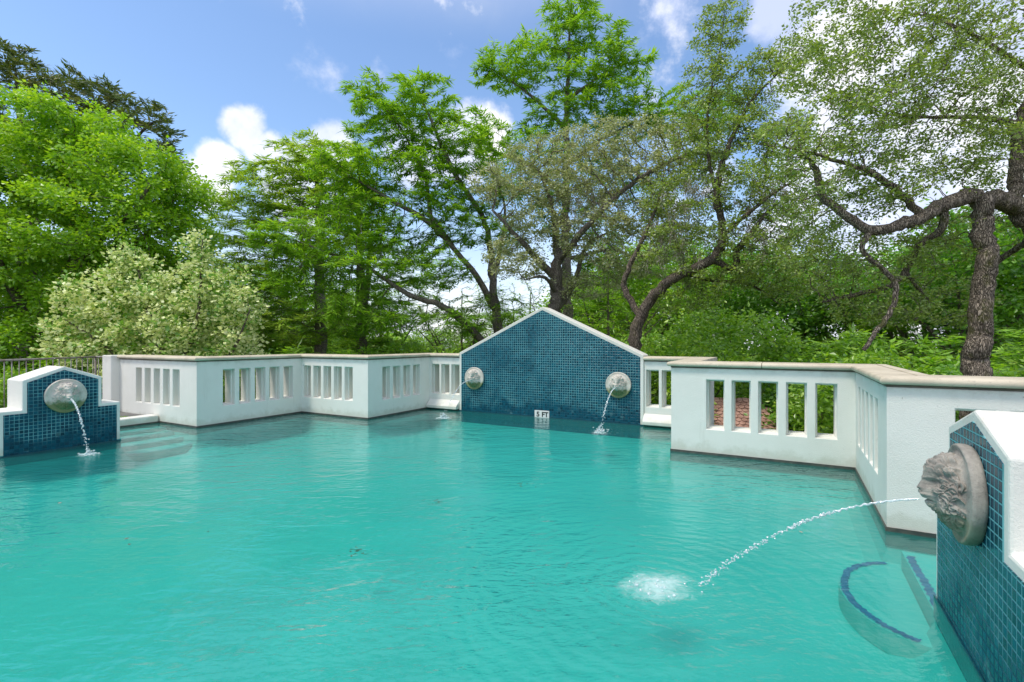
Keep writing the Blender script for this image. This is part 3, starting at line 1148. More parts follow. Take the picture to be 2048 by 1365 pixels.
def jet(start, end, v_up, r0, r1, label, breakup=0.45, seed=1, drops=60, scat=0.02):
    """ballistic water stream from start to end; it thins, twists and breaks into drops"""
    rs = random.Random(seed)
    start, end = Vector(start), Vector(end)
    # time of flight for a given upward speed
    gq = 9.81
    dz = start.z - end.z
    T = (v_up + math.sqrt(v_up * v_up + 2 * gq * dz)) / gq
    vh = (end - start)
    vh.z = 0
    vh /= T

    def pos(t):
        return Vector((start.x + vh.x * t, start.y + vh.y * t, start.z + v_up * t - 0.5 * gq * t * t))
    NS, NR = 90, 9
    V_, F_ = [], []
    side = Vector((-vh.y, vh.x, 0)).normalized()
    parts = []
    tend = T * (breakup + 0.25)
    for i in range(NS + 1):
        t = tend * i / NS
        p_ = pos(t)
        dr = (vh + Vector((0, 0, v_up - gq * t))).normalized()
        up = dr.cross(side).normalized()
        f = i / NS
        r = r0 * (1 - f) + r1 * f
        lump = 0.55 + 0.75 * abs(math.sin(i * 0.55 + math.sin(i * .23) * 2))
        r *= (1 - f) + f * lump if f > .15 else 1
        r *= rs.uniform(0.85, 1.15)
        tw = i * 0.35
        oval = 0.55 + 0.3 * math.sin(i * .3)
        wob = side * math.sin(i * .9) * 0.004 * f * 2 + up * math.cos(i * 1.3) * 0.004 * f * 2
        if i == NS:
            r = 0.0005
        for j in range(NR):
            a = 2 * math.pi * j / NR
            ca, sa = math.cos(a), math.sin(a) * (0.6 + 0.4 * oval)
            x_ = ca * math.cos(tw) - sa * math.sin(tw)
            y_ = ca * math.sin(tw) + sa * math.cos(tw)
            V_.append(p_ + wob + side * (x_ * r) + up * (y_ * r))
        if i:
            for j in range(NR):
                a0, a1 = (i - 1) * NR + j, (i - 1) * NR + (j + 1) % NR
                F_.append((a0, a1, a1 + NR, a0 + NR))
    parts.append((V_, F_))
    for i in range(drops):
        t = T * (breakup + (1 - breakup) * rs.random() ** 0.8)
        p_ = pos(t)
        f = t / T
        p_ += Vector((rs.gauss(0, scat * f), rs.gauss(0, scat * f), rs.gauss(0, scat * f)))
        if p_.z < 0.01:
            continue
        r = rs.uniform(.35, 1.0) * r1 * 1.0
        parts.append(blob(p_, r, Vector((rs.uniform(.8, 1.6), rs.uniform(.8, 1.6), rs.uniform(.6, 1.1))), rs.randint(0, 9999)))
    V_, F_ = merge(parts)
    root = empty('water_jet', start, label, 'water jet', 'water jets from the lion mouths')
    tag(obj('stream', V_, F_, M['jet'], root, smooth=True), kind='stuff')
    return pos, T


def foam_patch(c, r, label, seed, mound=0.03, drops=70, ru=1.0, spread=1.0):
    rs = random.Random(seed)
    root = empty('splash', Vector((c.x, c.y, 0.0)), label, 'splash', 'splashes where the jets land')
    V_, F_, uv_ = [Vector((c.x, c.y, 0.006 + mound * .6))], [], [(1.0, 0)]
    NR, NA = 9, 40
    for i in range(1, NR + 1):
        f = i / NR
        for j in range(NA):
            a = 2 * math.pi * j / NA
            wob = 1 + 0.10 * math.sin(2 * a + seed) + 0.07 * math.sin(5 * a + seed * 2)
            z = 0.005 + mound * max(0, (1 - f * 1.9)) * rs.uniform(.4, 1.3) + 0.004 * rs.random()
            V_.append(Vector((c.x + r * f * wob * math.cos(a) * ru, c.y + r * f * wob * math.sin(a), z)))
            uv_.append((1 - f, 0))
    for j in range(NA):
        F_.append((0, 1 + j, 1 + (j + 1) % NA))
    for i in range(NR - 1):
        for j in range(NA):
            a0, a1 = 1 + i * NA + j, 1 + i * NA + (j + 1) % NA
            F_.append((a0, a0 + NA, a1 + NA, a1))
    obj('foam', V_, F_, M['foam'], root, smooth=True, uvs=uv_)
    parts = []
    for i in range(drops):
        a = rs.uniform(0, 2 * math.pi)
        q = abs(rs.gauss(0, .30)) * r * spread
        z = 0.008 + abs(rs.gauss(0, mound * 1.1)) * max(0.1, 1 - q / r)
        parts.append(blob(Vector((c.x + q * math.cos(a) * ru, c.y + q * math.sin(a), z)), rs.uniform(.004, .011) * (1 + mound * 8),
                          Vector((1.4, 1.4, .8)), rs.randint(0, 9999), 5, 4))
    V_, F_ = merge(parts)
    tag(obj('droplets', V_, F_, M['drop'], root, smooth=True), kind='stuff')
    return root


jet(UV(-6.18, 9.25, 0.725), UV(-6.22, 8.31, 0.0), 0.25, 0.011, 0.006, 'thin white jet arcing from the left lion of the blue gable', 0.5, 1)
jet(UV(-2.875, 9.25, 0.715), UV(-2.86, 8.28, 0.0), 0.1, 0.012, 0.008, 'thin white jet falling from the right lion of the blue gable', 0.55, 2)
jet(UV(-9.22, 3.275, 0.75), UV(-8.58, 3.25, 0.0), -0.2, 0.015, 0.010, 'white jet falling from the lion on the small left pillar', 0.45, 3, 90, 0.012)
jet(UV(0.585, 3.275, 0.785), UV(-0.52, 3.44, 0.0), -0.8, 0.0065, 0.006, 'long thin jet shooting left from the big grey lion', 0.30, 4, 260, 0.012)
foam_patch(SPLASH[1], 0.30, 'small white splash in front of the right lion of the gable', 5, 0.05, 120, 1.1, 0.6)
foam_patch(SPLASH[2], 0.30, 'small white splash in front of the left lion of the gable', 8, 0.045, 120, 1.1, 0.6)
foam_patch(SPLASH[3], 0.26, 'small white splash below the lion of the left pillar', 9, 0.03, 90, 1.1, 0.7)
foam_patch(SPLASH[0], 0.42, 'wide milky splash in the near water where the long jet lands', 12, 0.003, 22, 1.25, 0.9)

# ------------------------------------------------------------------ railing by the landing
rail = empty('metal_railing', UV(-13.4, 5.3, 0.11), 'thin grey metal railing behind the left pillar ending at the white post', 'railing')


def tube(a, b, r, n_=8):
    a, b = Vector(a), Vector(b)
    d = (b - a).normalized()
    x_ = d.orthogonal().normalized()
    y_ = d.cross(x_)
    V_ = []
    for p_ in (a, b):
        for i in range(n_):
            t = 2 * math.pi * i / n_
            V_.append(p_ + x_ * (r * math.cos(t)) + y_ * (r * math.sin(t)))
    F_ = [(i, (i + 1) % n_, n_ + (i + 1) % n_, n_ + i) for i in range(n_)]
    F_ += [tuple(reversed(range(n_))), tuple(range(n_, 2 * n_))]
    return V_, F_


ra, rb = Vector((-9.05, 8.3, 0)), Vector((-9.12, 10.95, 0))
rc = UV(-12.74, 5.25, 0)
V_, F_ = merge([tube(ra + Vector((0, 0, 1.255)), rb + Vector((0, 0, 1.255)), 0.019), tube(rb + Vector((0, 0, 1.255)), rc + Vector((0, 0, 1.255)), 0.019)])
obj('top_rail', V_, F_, M['metal'], rail, smooth=True)
V_, F_ = merge([tube(ra + Vector((0, 0, .2)), rb + Vector((0, 0, .2)), 0.012), tube(rb + Vector((0, 0, .2)), rc + Vector((0, 0, .2)), 0.012)])
obj('bottom_rail', V_, F_, M['metal'], rail, smooth=True)
nb = 19
for i in range(nb):
    p_ = ra.lerp(rb, (i + .5) / nb)
    V_, F_ = tube(p_ + Vector((0, 0, .2)), p_ + Vector((0, 0, 1.25)), 0.0085, 6)
    obj('baluster', V_, F_, M['metal'], rail, smooth=True)
for i in range(3):
    p_ = rb.lerp(rc, (i + .6) / 3.4)
    V_, F_ = tube(p_ + Vector((0, 0, .2)), p_ + Vector((0, 0, 1.25)), 0.0085, 6)
    obj('baluster', V_, F_, M['metal'], rail, smooth=True)
for p_ in (ra + Vector((0, .50, 0)), rb):
    V_, F_ = tube(p_ + Vector((0, 0, .11)), p_ + Vector((0, 0, 1.25)), 0.021, 8)
    obj('post', V_, F_, M['metal'], rail, smooth=True)


# ------------------------------------------------------------------ leaves
def leaf_quads(P, D, Nn, L, W):
    """rhombic leaves: base P, direction D, normal Nn, length L, width W (arrays)"""
    D = D / (np.linalg.norm(D, axis=1, keepdims=True) + 1e-9)
    S = np.cross(Nn, D)
    S /= (np.linalg.norm(S, axis=1, keepdims=True) + 1e-9)
    L = L[:, None]
    W = W[:, None]
    up = np.cross(D, S)
    V = np.empty((len(P), 4, 3), np.float32)
    V[:, 0] = P
    V[:, 1] = P + D * L * 0.48 + S * W * 0.5 - up * W * 0.12
    V[:, 2] = P + D * L
    V[:, 3] = P + D * L * 0.48 - S * W * 0.5 - up * W * 0.12
    return V.reshape(-1, 3)


def leaf_obj(name, V, mat, parent, rnd):
    nq = len(V) // 4
    Q = np.arange(nq * 4, dtype=np.int32).reshape(-1, 4)
    return npobj(name, V, Q, mat, parent, rnd=rnd)


def rand_unit(n_, rg):
    v = rg.normal(size=(n_, 3))
    return v / np.linalg.norm(v, axis=1, keepdims=True)


# ------------------------------------------------------------------ tree skeletons by space colonisation
def resample(pts, step_):
    out = [np.array(pts[0], float)]
    for a, b in zip(pts[:-1], pts[1:]):
        a, b = np.array(a, float), np.array(b, float)
        L = np.linalg.norm((b - a)[:3])
        m_ = max(1, int(round(L / step_)))
        for i in range(1, m_ + 1):
            out.append(a + (b - a) * i / m_)
    return out


def smooth_line(pts):
    """Catmull-Rom through the hand-set points"""
    P = [np.array(p, float) for p in pts]
    if len(P) < 3:
        return P
    P = [2 * P[0] - P[1]] + P + [2 * P[-1] - P[-2]]
    out = []
    for i in range(1, len(P) - 2):
        for s in range(5):
            t = s / 5
            a, b, c, d = P[i - 1], P[i], P[i + 1], P[i + 2]
            out.append(0.5 * ((2 * b) + (-a + c) * t + (2 * a - 5 * b + 4 * c - d) * t * t + (-a + 3 * b - 3 * c + d) * t ** 3))
    out.append(P[-2])
    return out


def grow(limbs, attr, step_, kill, iters, rg, wiggle=0.25, trop=(0, 0, 0)):
    """limbs: list of polylines of (x, y, z, r); the first point of a later limb joins the nearest node"""
    nodes, par, minr = [], [], []
    for li, limb in enumerate(limbs):
        pts = resample(smooth_line(limb), step_)
        prev = -1
        if li:
            arr = np.array(nodes)
            prev = int(np.argmin(np.linalg.norm(arr - pts[0][:3], axis=1)))
            pts = pts[1:]
        for p in pts:
            nodes.append(p[:3] + (rg.normal(size=3) * p[3] * 0.18 if prev >= 0 else 0))
            par.append(prev)
            minr.append(max(0.004, p[3]))
            prev = len(nodes) - 1
    nseed = len(nodes)
    cap = nseed + iters * 400
    N_ = np.zeros((cap, 3))
    N_[:nseed] = nodes
    cnt = nseed
    A = attr.copy()
    best = np.full(len(A), 1e9)
    bi = np.zeros(len(A), int)
    for s in range(0, nseed, 256):
        d = np.linalg.norm(A[:, None, :] - N_[None, s:min(nseed, s + 256)], axis=2)
        k_ = d.argmin(1)
        dm = d[np.arange(len(A)), k_]
        u_ = dm < best
        best[u_] = dm[u_]
        bi[u_] = k_[u_] + s
    trop = np.array(trop, float)
    stall = np.zeros(len(A), int)
    for it in range(iters):
        live = best > kill
        live &= stall < 4
        if live.sum() == 0:
            break
        A, best, bi, stall = A[live], best[live], bi[live], stall[live]
        dr = A - N_[bi]
        dr /= np.linalg.norm(dr, axis=1, keepdims=True)
        acc = np.zeros((cnt, 3))
        np.add.at(acc, bi, dr)
        src = np.unique(bi)
        g = acc[src]
        g /= (np.linalg.norm(g, axis=1, keepdims=True) + 1e-9)
        g = g + rg.normal(size=g.shape) * wiggle + trop
        g /= (np.linalg.norm(g, axis=1, keepdims=True) + 1e-9)
        newp = N_[src] + g * step_
        m_ = len(newp)
        if cnt + m_ > cap:
            break
        N_[cnt:cnt + m_] = newp
        par.extend(int(x) for x in src)
        minr.extend([0.0] * m_)
        old = best.copy()
        for s in range(0, m_, 256):
            d = np.linalg.norm(A[:, None, :] - newp[None, s:s + 256], axis=2)
            k_ = d.argmin(1)
            dm = d[np.arange(len(A)), k_]
            u_ = dm < best
            best[u_] = dm[u_]
            bi[u_] = k_[u_] + s + cnt
        stall = np.where(best < old - step_ * 0.1, 0, stall + 1)
        cnt += m_
    return N_[:cnt].copy(), np.array(par), np.array(minr), nseed


def radii(par, minr, tip, expo=2.4, rmax=1.0):
    n_ = len(par)
    acc = np.zeros(n_)
    kids = np.zeros(n_, int)
    for i in range(n_):
        if par[i] >= 0:
            kids[par[i]] += 1
    for i in range(n_ - 1, -1, -1):
        if kids[i] == 0:
            acc[i] = tip ** expo
    # parents always come before children
    for i in range(n_ - 1, 0, -1):
        if par[i] >= 0:
            acc[par[i]] += acc[i]
    r = acc ** (1 / expo)
    has = minr > 0
    r = np.where(has, np.maximum(minr, np.minimum(r, minr * 1.15)), np.minimum(r, rmax))
    # a grown child is never thicker than its parent
    for i in range(n_):
        if par[i] >= 0 and not has[i]:
            r[i] = min(r[i], r[par[i]] * 0.92)
    return r, kids


def tubes(P, par, r, sides=6, rmin=0.0, rough=0.0, rg=None):
    n_ = len(P)
    kidlist = {}
    for i in range(n_):
        if par[i] >= 0:
            kidlist.setdefault(par[i], []).append(i)
    main = {}
    for p_, ks in kidlist.items():
        main[p_] = max(ks, key=lambda q: r[q])
    nor = np.zeros((n_, 3))
    dirs = np.zeros((n_, 3))
    for i in range(n_):
        d = np.zeros(3)
        if par[i] >= 0:
            e = P[i] - P[par[i]]
            d += e / (np.linalg.norm(e) + 1e-9)
        if i in main:
            e = P[main[i]] - P[i]
            d += e / (np.linalg.norm(e) + 1e-9)
        L = np.linalg.norm(d)
        dirs[i] = d / L if L > 1e-6 else (0, 0, 1)
        ref = nor[par[i]] if par[i] >= 0 else np.array([1.0, 0.1, 0.05])
        nn = ref - dirs[i] * ref.dot(dirs[i])
        L = np.linalg.norm(nn)
        if L < 1e-3:
            nn = np.cross(dirs[i], [0.3, 0.9, 0.2])
            L = np.linalg.norm(nn)
        nor[i] = nn / L
    ang = np.arange(sides) * 2 * np.pi / sides
    bi = np.cross(dirs, nor)
    ca, sa = np.cos(ang), np.sin(ang)

    def ring(idx, rad):
        rr = np.repeat(np.asarray(rad)[:, None], sides, 1)
        if rough and rg is not None:
            rr = rr * (1 + rg.normal(size=rr.shape) * rough)
        return P[idx][:, None, :] + rr[:, :, None] * (nor[idx][:, None, :] * ca[None, :, None] + bi[idx][:, None, :] * sa[None, :, None])
    V = ring(np.arange(n_), r).reshape(-1, 3)
    use = [i for i in range(n_) if par[i] >= 0 and r[i] >= rmin]
    extra_par, extra_r, starts = [], [], []
    for i in use:
        if main[par[i]] == i and r[i] > 0.35 * r[par[i]]:
            starts.append(par[i] * sides)
        else:
            starts.append((n_ + len(extra_par)) * sides)
            extra_par.append(i)
            extra_r.append(min(r[par[i]] * 0.8, r[i] * 1.25))
    if extra_par:
        ep = np.array(extra_par)
        rr = np.array(extra_r)
        base = P[par[ep]]
        E = base[:, None, :] + rr[:, None, None] * (nor[ep][:, None, :] * ca[None, :, None] + bi[ep][:, None, :] * sa[None, :, None])
        V = np.concatenate([V, E.reshape(-1, 3)])
    starts = np.array(starts)
    ends = np.array(use) * sides
    j = np.arange(sides)
    jn = (j + 1) % sides
    Q = np.stack([starts[:, None] + j, starts[:, None] + jn, ends[:, None] + jn, ends[:, None] + j], axis=2).reshape(-1, 4)
    return V, Q


def clump(P, size, seed):
    """smooth random field, ranked to 0..1"""
    rg = np.random.default_rng(seed)
    f = np.zeros(len(P))
    for i in range(14):
        kv = rand_unit(1, rg)[0] * 2 * np.pi / size * rg.uniform(.6, 1.6)
        f += np.sin(P @ kv + rg.uniform(0, 6.28))
    return np.argsort(np.argsort(f)) / max(1, len(P) - 1)


def tip_distance(par):
    n_ = len(par)
    d = np.full(n_, 999)
    has = np.zeros(n_, bool)
    has[par[par >= 0]] = True
    d[~has] = 0
    for i in range(n_ - 1, 0, -1):
        if par[i] >= 0:
            d[par[i]] = min(d[par[i]], d[i] + 1)
    return d


def ellipsoid_pts(blobs, Y0, total, rg):
    """blobs: (px, py, dY, rx_px, ry_px, rY_m, weight) -> attraction points in the crown"""
    ws = np.array([b[6] for b in blobs], float)
    ws /= ws.sum()
    out = []
    for b, w_ in zip(blobs, ws):
        n_ = int(total * w_)
        v = rand_unit(n_, rg) * (rg.random((n_, 1)) ** 0.40)
        Y = Y0 + b[2]
        c = at(b[0], b[1], Y)
        out.append(np.array(c) + v * np.array([b[3] / F * Y, b[5], b[4] / F * Y]))
    return np.concatenate(out)


def limb(Y0, pts):
    """pts: (px, py, dY, radius)"""
    return [(*at(x, y, Y0 + dy), r) for (x, y, dy, r) in pts]


def tree(name, label, cat, Y0, limbs, blobs, n_attr, leafmat, bark, leaf, group=None, step_=0.3, kill=None, iters=60,
         wiggle=0.22, trop=(0, 0, 0.02), tip=0.006, sides=6, seed=1, rough=0.0, tw_r=0.02, expo=2.3, rmin=0.0, gap=0.3, gsize=1.6, near_tip=3, leafgap=0.1):
    rg = np.random.default_rng(seed)
    L3 = [limb(Y0, l) for l in limbs]
    b = L3[0][0]
    attr = ellipsoid_pts(blobs, Y0, n_attr, rg)
    attr = attr[clump(attr * np.array([1, 1, 1.7]), gsize, seed + 5) > gap]
    P, par, minr, ns = grow(L3, attr, step_, kill or step_ * 1.3, iters, rg, wiggle, trop)
    r, kids = radii(par, minr, tip, expo)
    loc = Vector((b[0], b[1], GZ if b[2] < -1 else b[2]))
    root = empty(name, loc, label, cat, group)
    V, Q = tubes(P, par, r, sides, rmin, rough, rg)
    npobj('trunk', V, Q, bark, root, smooth=True)
    # twig nodes carry the leaves
    tw = np.where((r < tw_r) & (np.arange(len(P)) >= ns * 0))[0]
    tw = tw[par[tw] >= 0]
    tw = tw[tip_distance(par)[tw] <= near_tip]
    tw = tw[clump(P[tw], gsize * .45, seed + 9) > leafgap]
    Vl, rnd = leaf(P, par, r, tw, rg)
    leaf_obj('crown', Vl, leafmat, root, rnd)
    return root, len(P), len(Vl) // 4


def broad(per, spread, L, W, up=0.8, droop=-0.15, vary=0.35, clump=1):
    def f(P, par, r, tw, rg):
        idx = np.repeat(tw, per)
        n_ = len(idx)
        seg = P[idx] - P[par[idx]]
        t = rg.random((n_, 1))
        base = P[par[idx]] + seg * t
        off = rg.normal(size=(n_, 3)) * spread * np.array([1, 1, 0.75])
        pos = base + off
        d = off / (np.linalg.norm(off, axis=1, keepdims=True) + 1e-6) + rand_unit(n_, rg) * 0.7
        d[:, 2] = d[:, 2] * 0.6 + droop
        nrm = rand_unit(n_, rg) * (1 - up * .45)
        nrm[:, 2] += up
        s_ = 1 + rg.normal(size=n_) * vary * 0.5
        s_ = np.clip(s_, .45, 1.7)
        V = leaf_quads(pos, d, nrm, L * s_, W * s_)
        # neighbouring leaves share part of their tone
        node_t = rg.random(len(P))
        rnd = np.clip(0.55 * rg.random(n_) + 0.45 * node_t[idx], 0, 1)
        return V, rnd
    return f


def fronds(per, L, W, droop=-0.12, flat=0.85, spread=0.05):
    """feathery sprays lying in level plates either side of each twig"""
    def f(P, par, r, tw, rg):
        idx = np.repeat(tw, per)
        n_ = len(idx)
        seg = P[idx] - P[par[idx]]
        t = rg.random((n_, 1))
        pos = P[par[idx]] + seg * t + rg.normal(size=(n_, 3)) * spread * np.array([1, 1, .45])
        dr = seg / (np.linalg.norm(seg, axis=1, keepdims=True) + 1e-6)
        side = np.cross(dr, np.array([0, 0, 1.0]))
        side /= (np.linalg.norm(side, axis=1, keepdims=True) + 1e-3)
        sg = rg.choice([-1, 1], size=(n_, 1))
        d = side * sg * rg.uniform(.3, 1.0, (n_, 1)) + dr * rg.uniform(.2, 1.0, (n_, 1)) + rand_unit(n_, rg) * 0.35
        d[:, 2] = d[:, 2] * 0.5 + droop
        nrm = rand_unit(n_, rg) * (1 - flat)
        nrm[:, 2] += flat
        s_ = np.clip(1 + rg.normal(size=n_) * .3, .4, 1.7)
        V = leaf_quads(pos, d, nrm, L * s_, W * s_)
        node_t = rg.random(len(P))
        rnd = np.clip(0.5 * rg.random(n_) + 0.5 * node_t[idx], 0, 1)
        return V, rnd
    return f


LM = dict(
    lime=mat_leaf('lime_leaf', [(0, (0.14, 0.34, 0.012)), (.5, (0.32, 0.60, 0.02)), (1, (0.58, 0.80, 0.06))], 0.48, tcol=(1.2, 1.1, .6)),
    cream=mat_leaf('cream_leaf', [(0, (0.10, 0.26, 0.02)), (.30, (0.24, 0.48, 0.05)), (.45, (0.82, 0.88, 0.34)), (1, (0.96, 0.96, 0.60))], 0.3, tcol=(1, 1, .8)),
    cypress=mat_leaf('cypress_leaf', [(0, (0.13, 0.29, 0.015)), (.5, (0.28, 0.54, 0.03)), (1, (0.48, 0.72, 0.06))], 0.5, tcol=(1.15, 1.1, .6)),
    cypress_pale=mat_leaf('pale_cypress_leaf', [(0, (0.20, 0.35, 0.03)), (.5, (0.38, 0.58, 0.06)), (1, (0.58, 0.74, 0.12))], 0.5, tcol=(1.15, 1.1, .6)),
    dark=mat_leaf('dark_needle', [(0, (0.06, 0.10, 0.02)), (.6, (0.12, 0.18, 0.03)), (1, (0.28, 0.26, 0.10))], 0.35),
    oak=mat_leaf('oak_leaf', [(0, (0.11, 0.18, 0.02)), (.5, (0.26, 0.37, 0.05)), (.85, (0.44, 0.58, 0.10)), (1, (0.66, 0.66, 0.34))], 0.48, 0.07),
    grey=mat_leaf('grey_oak_leaf', [(0, (0.20, 0.23, 0.09)), (.5, (0.40, 0.44, 0.19)), (1, (0.68, 0.68, 0.44))], 0.42, 0.07),
    shrub=mat_leaf('shrub_leaf', [(0, (0.13, 0.30, 0.015)), (.5, (0.30, 0.56, 0.03)), (1, (0.58, 0.78, 0.10))], 0.48, tcol=(1.15, 1.1, .6)),
    deep=mat_leaf('deep_green_leaf', [(0, (0.06, 0.18, 0.012)), (.5, (0.15, 0.37, 0.02)), (1, (0.34, 0.60, 0.05))], 0.5),
    moss=mat_leaf('ball_moss', [(0, (0.20, 0.17, 0.12)), (1, (0.46, 0.42, 0.34))], 0.2, 0.02),
    litter=mat_leaf('brown_leaf', [(0, (0.10, 0.06, 0.03)), (1, (0.28, 0.13, 0.07))], 0.1),
)
BK = dict(
    oak=mat_bark('oak_bark', (0.03, 0.024, 0.018), (0.30, 0.245, 0.19), 0.25),
    oak_near=mat_bark('near_oak_bark', (0.03, 0.024, 0.016), (0.46, 0.38, 0.29), 0.6, 1.0),
    grey=mat_bark('grey_bark', (0.09, 0.075, 0.06), (0.38, 0.33, 0.27), 0.15),
    pale=mat_bark('pale_bark', (0.10, 0.08, 0.06), (0.26, 0.22, 0.17), 0.0),
)

TREES = True
stats = []
if TREES:
    # dark evergreen behind, top left
    stats.append(tree('evergreen_tree', 'dark olive evergreen whose tips rise behind the bright lime tree at the top left', 'tree', 25,
         [[(60, 900, 0, .45), (50, 500, 0, .35), (40, 250, 0, .18), (30, 140, 0, .05)], [(50, 420, 0, .2), (150, 280, 0, .12), (240, 190, 0, .05)],
          [(50, 460, 0, .2), (200, 340, 0, .12), (305, 245, 0, .05)]],
         [(40, 140, 0, 60, 55, 2, 1.2), (120, 185, 0, 85, 50, 2, 1.5), (215, 215, 0, 75, 50, 2, 1.4), (300, 255, 0, 50, 55, 2, 1.2), (340, 320, 0, 30, 30, 1.5, .4), (-80, 230, 0, 100, 90, 2.5, 1),
          (100, 330, 0, 160, 80, 2.5, 1)],
         2600, LM['dark'], BK['oak'], fronds(24, .30, .06, 0.15, .4, .10), step_=.34, seed=21, tw_r=.05, near_tip=4, trop=(.10, 0, .15)))
    # big lime tree
    stats.append(tree('lime_tree', 'large dense bright lime green broadleaf tree at the far left', 'tree', 17,
         [[(90, 880, 0, .42), (110, 700, 0, .36), (130, 600, -.3, .3), (150, 520, -.6, .24), (145, 420, -.8, .15), (140, 300, -1, .06)],
          [(140, 560, -.4, .2), (205, 470, -1.6, .12), (260, 430, -2.0, .08), (300, 370, -2.2, .04)],
          [(110, 680, 0, .25), (30, 590, -1, .16), (-20, 480, -1.5, .1), (-40, 380, -1.5, .05)],
          [(150, 520, -.6, .16), (280, 480, -.5, .1), (350, 400, -.5, .04)]],
         [(60, 320, -.5, 130, 95, 3, 1.3), (175, 255, -.5, 75, 60, 2, .6), (110, 250, 0, 60, 45, 2, .4), (290, 365, -.5, 105, 80, 2.6, 1.1), (-60, 400, -.5, 170, 190, 3, 1.2), (350, 420, 0, 75, 100, 2.2, .8), (200, 470, -.8, 210, 120, 3, 1.8),
          (60, 600, -.5, 220, 120, 3, 1.6), (330, 560, 0, 100, 110, 2.2, .7), (150, 700, -1, 220, 80, 2.5, .9)],
         6500, LM['lime'], BK['pale'], broad(58, .16, .125, .078, .75), step_=.25, seed=3, tw_r=.05, tip=.008, gap=.43, gsize=1.9, near_tip=4, leafgap=.12))
    # variegated shrub-tree in front
    stats.append(tree('variegated_tree', 'pale cream and green variegated small tree behind the left wall', 'tree', 12.6,
         [[(300, 980, 0, .12), (310, 800, 0, .10), (320, 700, 0, .08), (290, 600, 0, .05), (270, 500, 0, .02)],
          [(315, 780, 0, .08), (390, 660, -.3, .05), (405, 480, -.3, .015)],
          [(315, 800, 0, .07), (220, 700, -.5, .04), (130, 640, -.6, .015)], [(315, 800, 0, .07), (450, 720, -.4, .04), (500, 620, -.4, .015)]],
         [(265, 570, 0, 65, 80, .9, .9), (404, 540, 0, 48, 85, .7, .8), (330, 620, 0, 130, 75, 1.2, 1.2), (200, 600, 0, 90, 65, 1, .8), (470, 610, 0, 55, 80, .9, .8), (150, 670, 0, 65, 50, 1, .6), (300, 700, 0, 190, 55, 1.4, 1.2),
          (440, 700, 0, 90, 60, 1.2, .7), (240, 760, 0, 140, 60, 1.2, .5)],
         2300, LM['cream'], BK['pale'], broad(22, .085, .095, .080, .6, 0.08), step_=.16, seed=5, tw_r=.02, gap=.36, gsize=.8, near_tip=4, tip=.003, trop=(0, 0, .12)))
    # pale cypress, mid left
    stats.append(tree('cypress_tree', 'pale feathery cypress with an upright trunk left of centre, behind the variegated tree', 'tree', 25,
         [[(640, 860, 0, .34), (640, 620, 0, .27), (638, 450, 0, .17), (632, 330, 0, .07), (630, 280, 0, .03)]],
         [(610, 330, 0, 80, 55, 2.4, .9), (540, 390, 0, 95, 70, 2.6, 1.2), (640, 420, 0, 100, 90, 2.6, 1.2), (490, 470, 0, 75, 90, 2.6, 1.1), (560, 520, 0, 120, 70, 3, 1.3), (470, 590, 0, 90, 60, 3, .9),
          (580, 640, 0, 140, 50, 3, 1.2), (690, 340, 0, 60, 60, 2, .5)],
         5000, LM['cypress_pale'], BK['grey'], fronds(24, .34, .06, -.05, .75, .10), 'feathery cypresses', step_=.30, seed=31, tw_r=.04, tip=.009, gap=.22, gsize=2.2, near_tip=5, trop=(-.03, 0, .03), wiggle=.3))
    # second cypress trunk further back
    stats.append(tree('cypress_tree', 'distant thin cypress with two straight trunks between the pale cypress and the leaning cypress', 'tree', 31,
         [[(722, 860, 0, .36), (722, 640, 0, .3), (718, 480, 0, .18), (716, 380, 0, .06)], [(722, 700, 0, .3), (735, 560, .5, .2), (745, 450, .5, .05)]],
         [(730, 520, 0, 110, 60, 3, 1), (760, 610, 0, 130, 60, 3, 1.2), (700, 670, 0, 130, 40, 3, 1), (830, 560, 0, 70, 60, 2.5, .6), (720, 430, 0, 90, 50, 3, .8)],
         2600, LM['cypress'], BK['grey'], fronds(22, .40, .075, -.05, .75, .12), 'feathery cypresses', step_=.35, seed=32, tw_r=.05, tip=.010, gap=.25, gsize=2.6, near_tip=4, wiggle=.3))
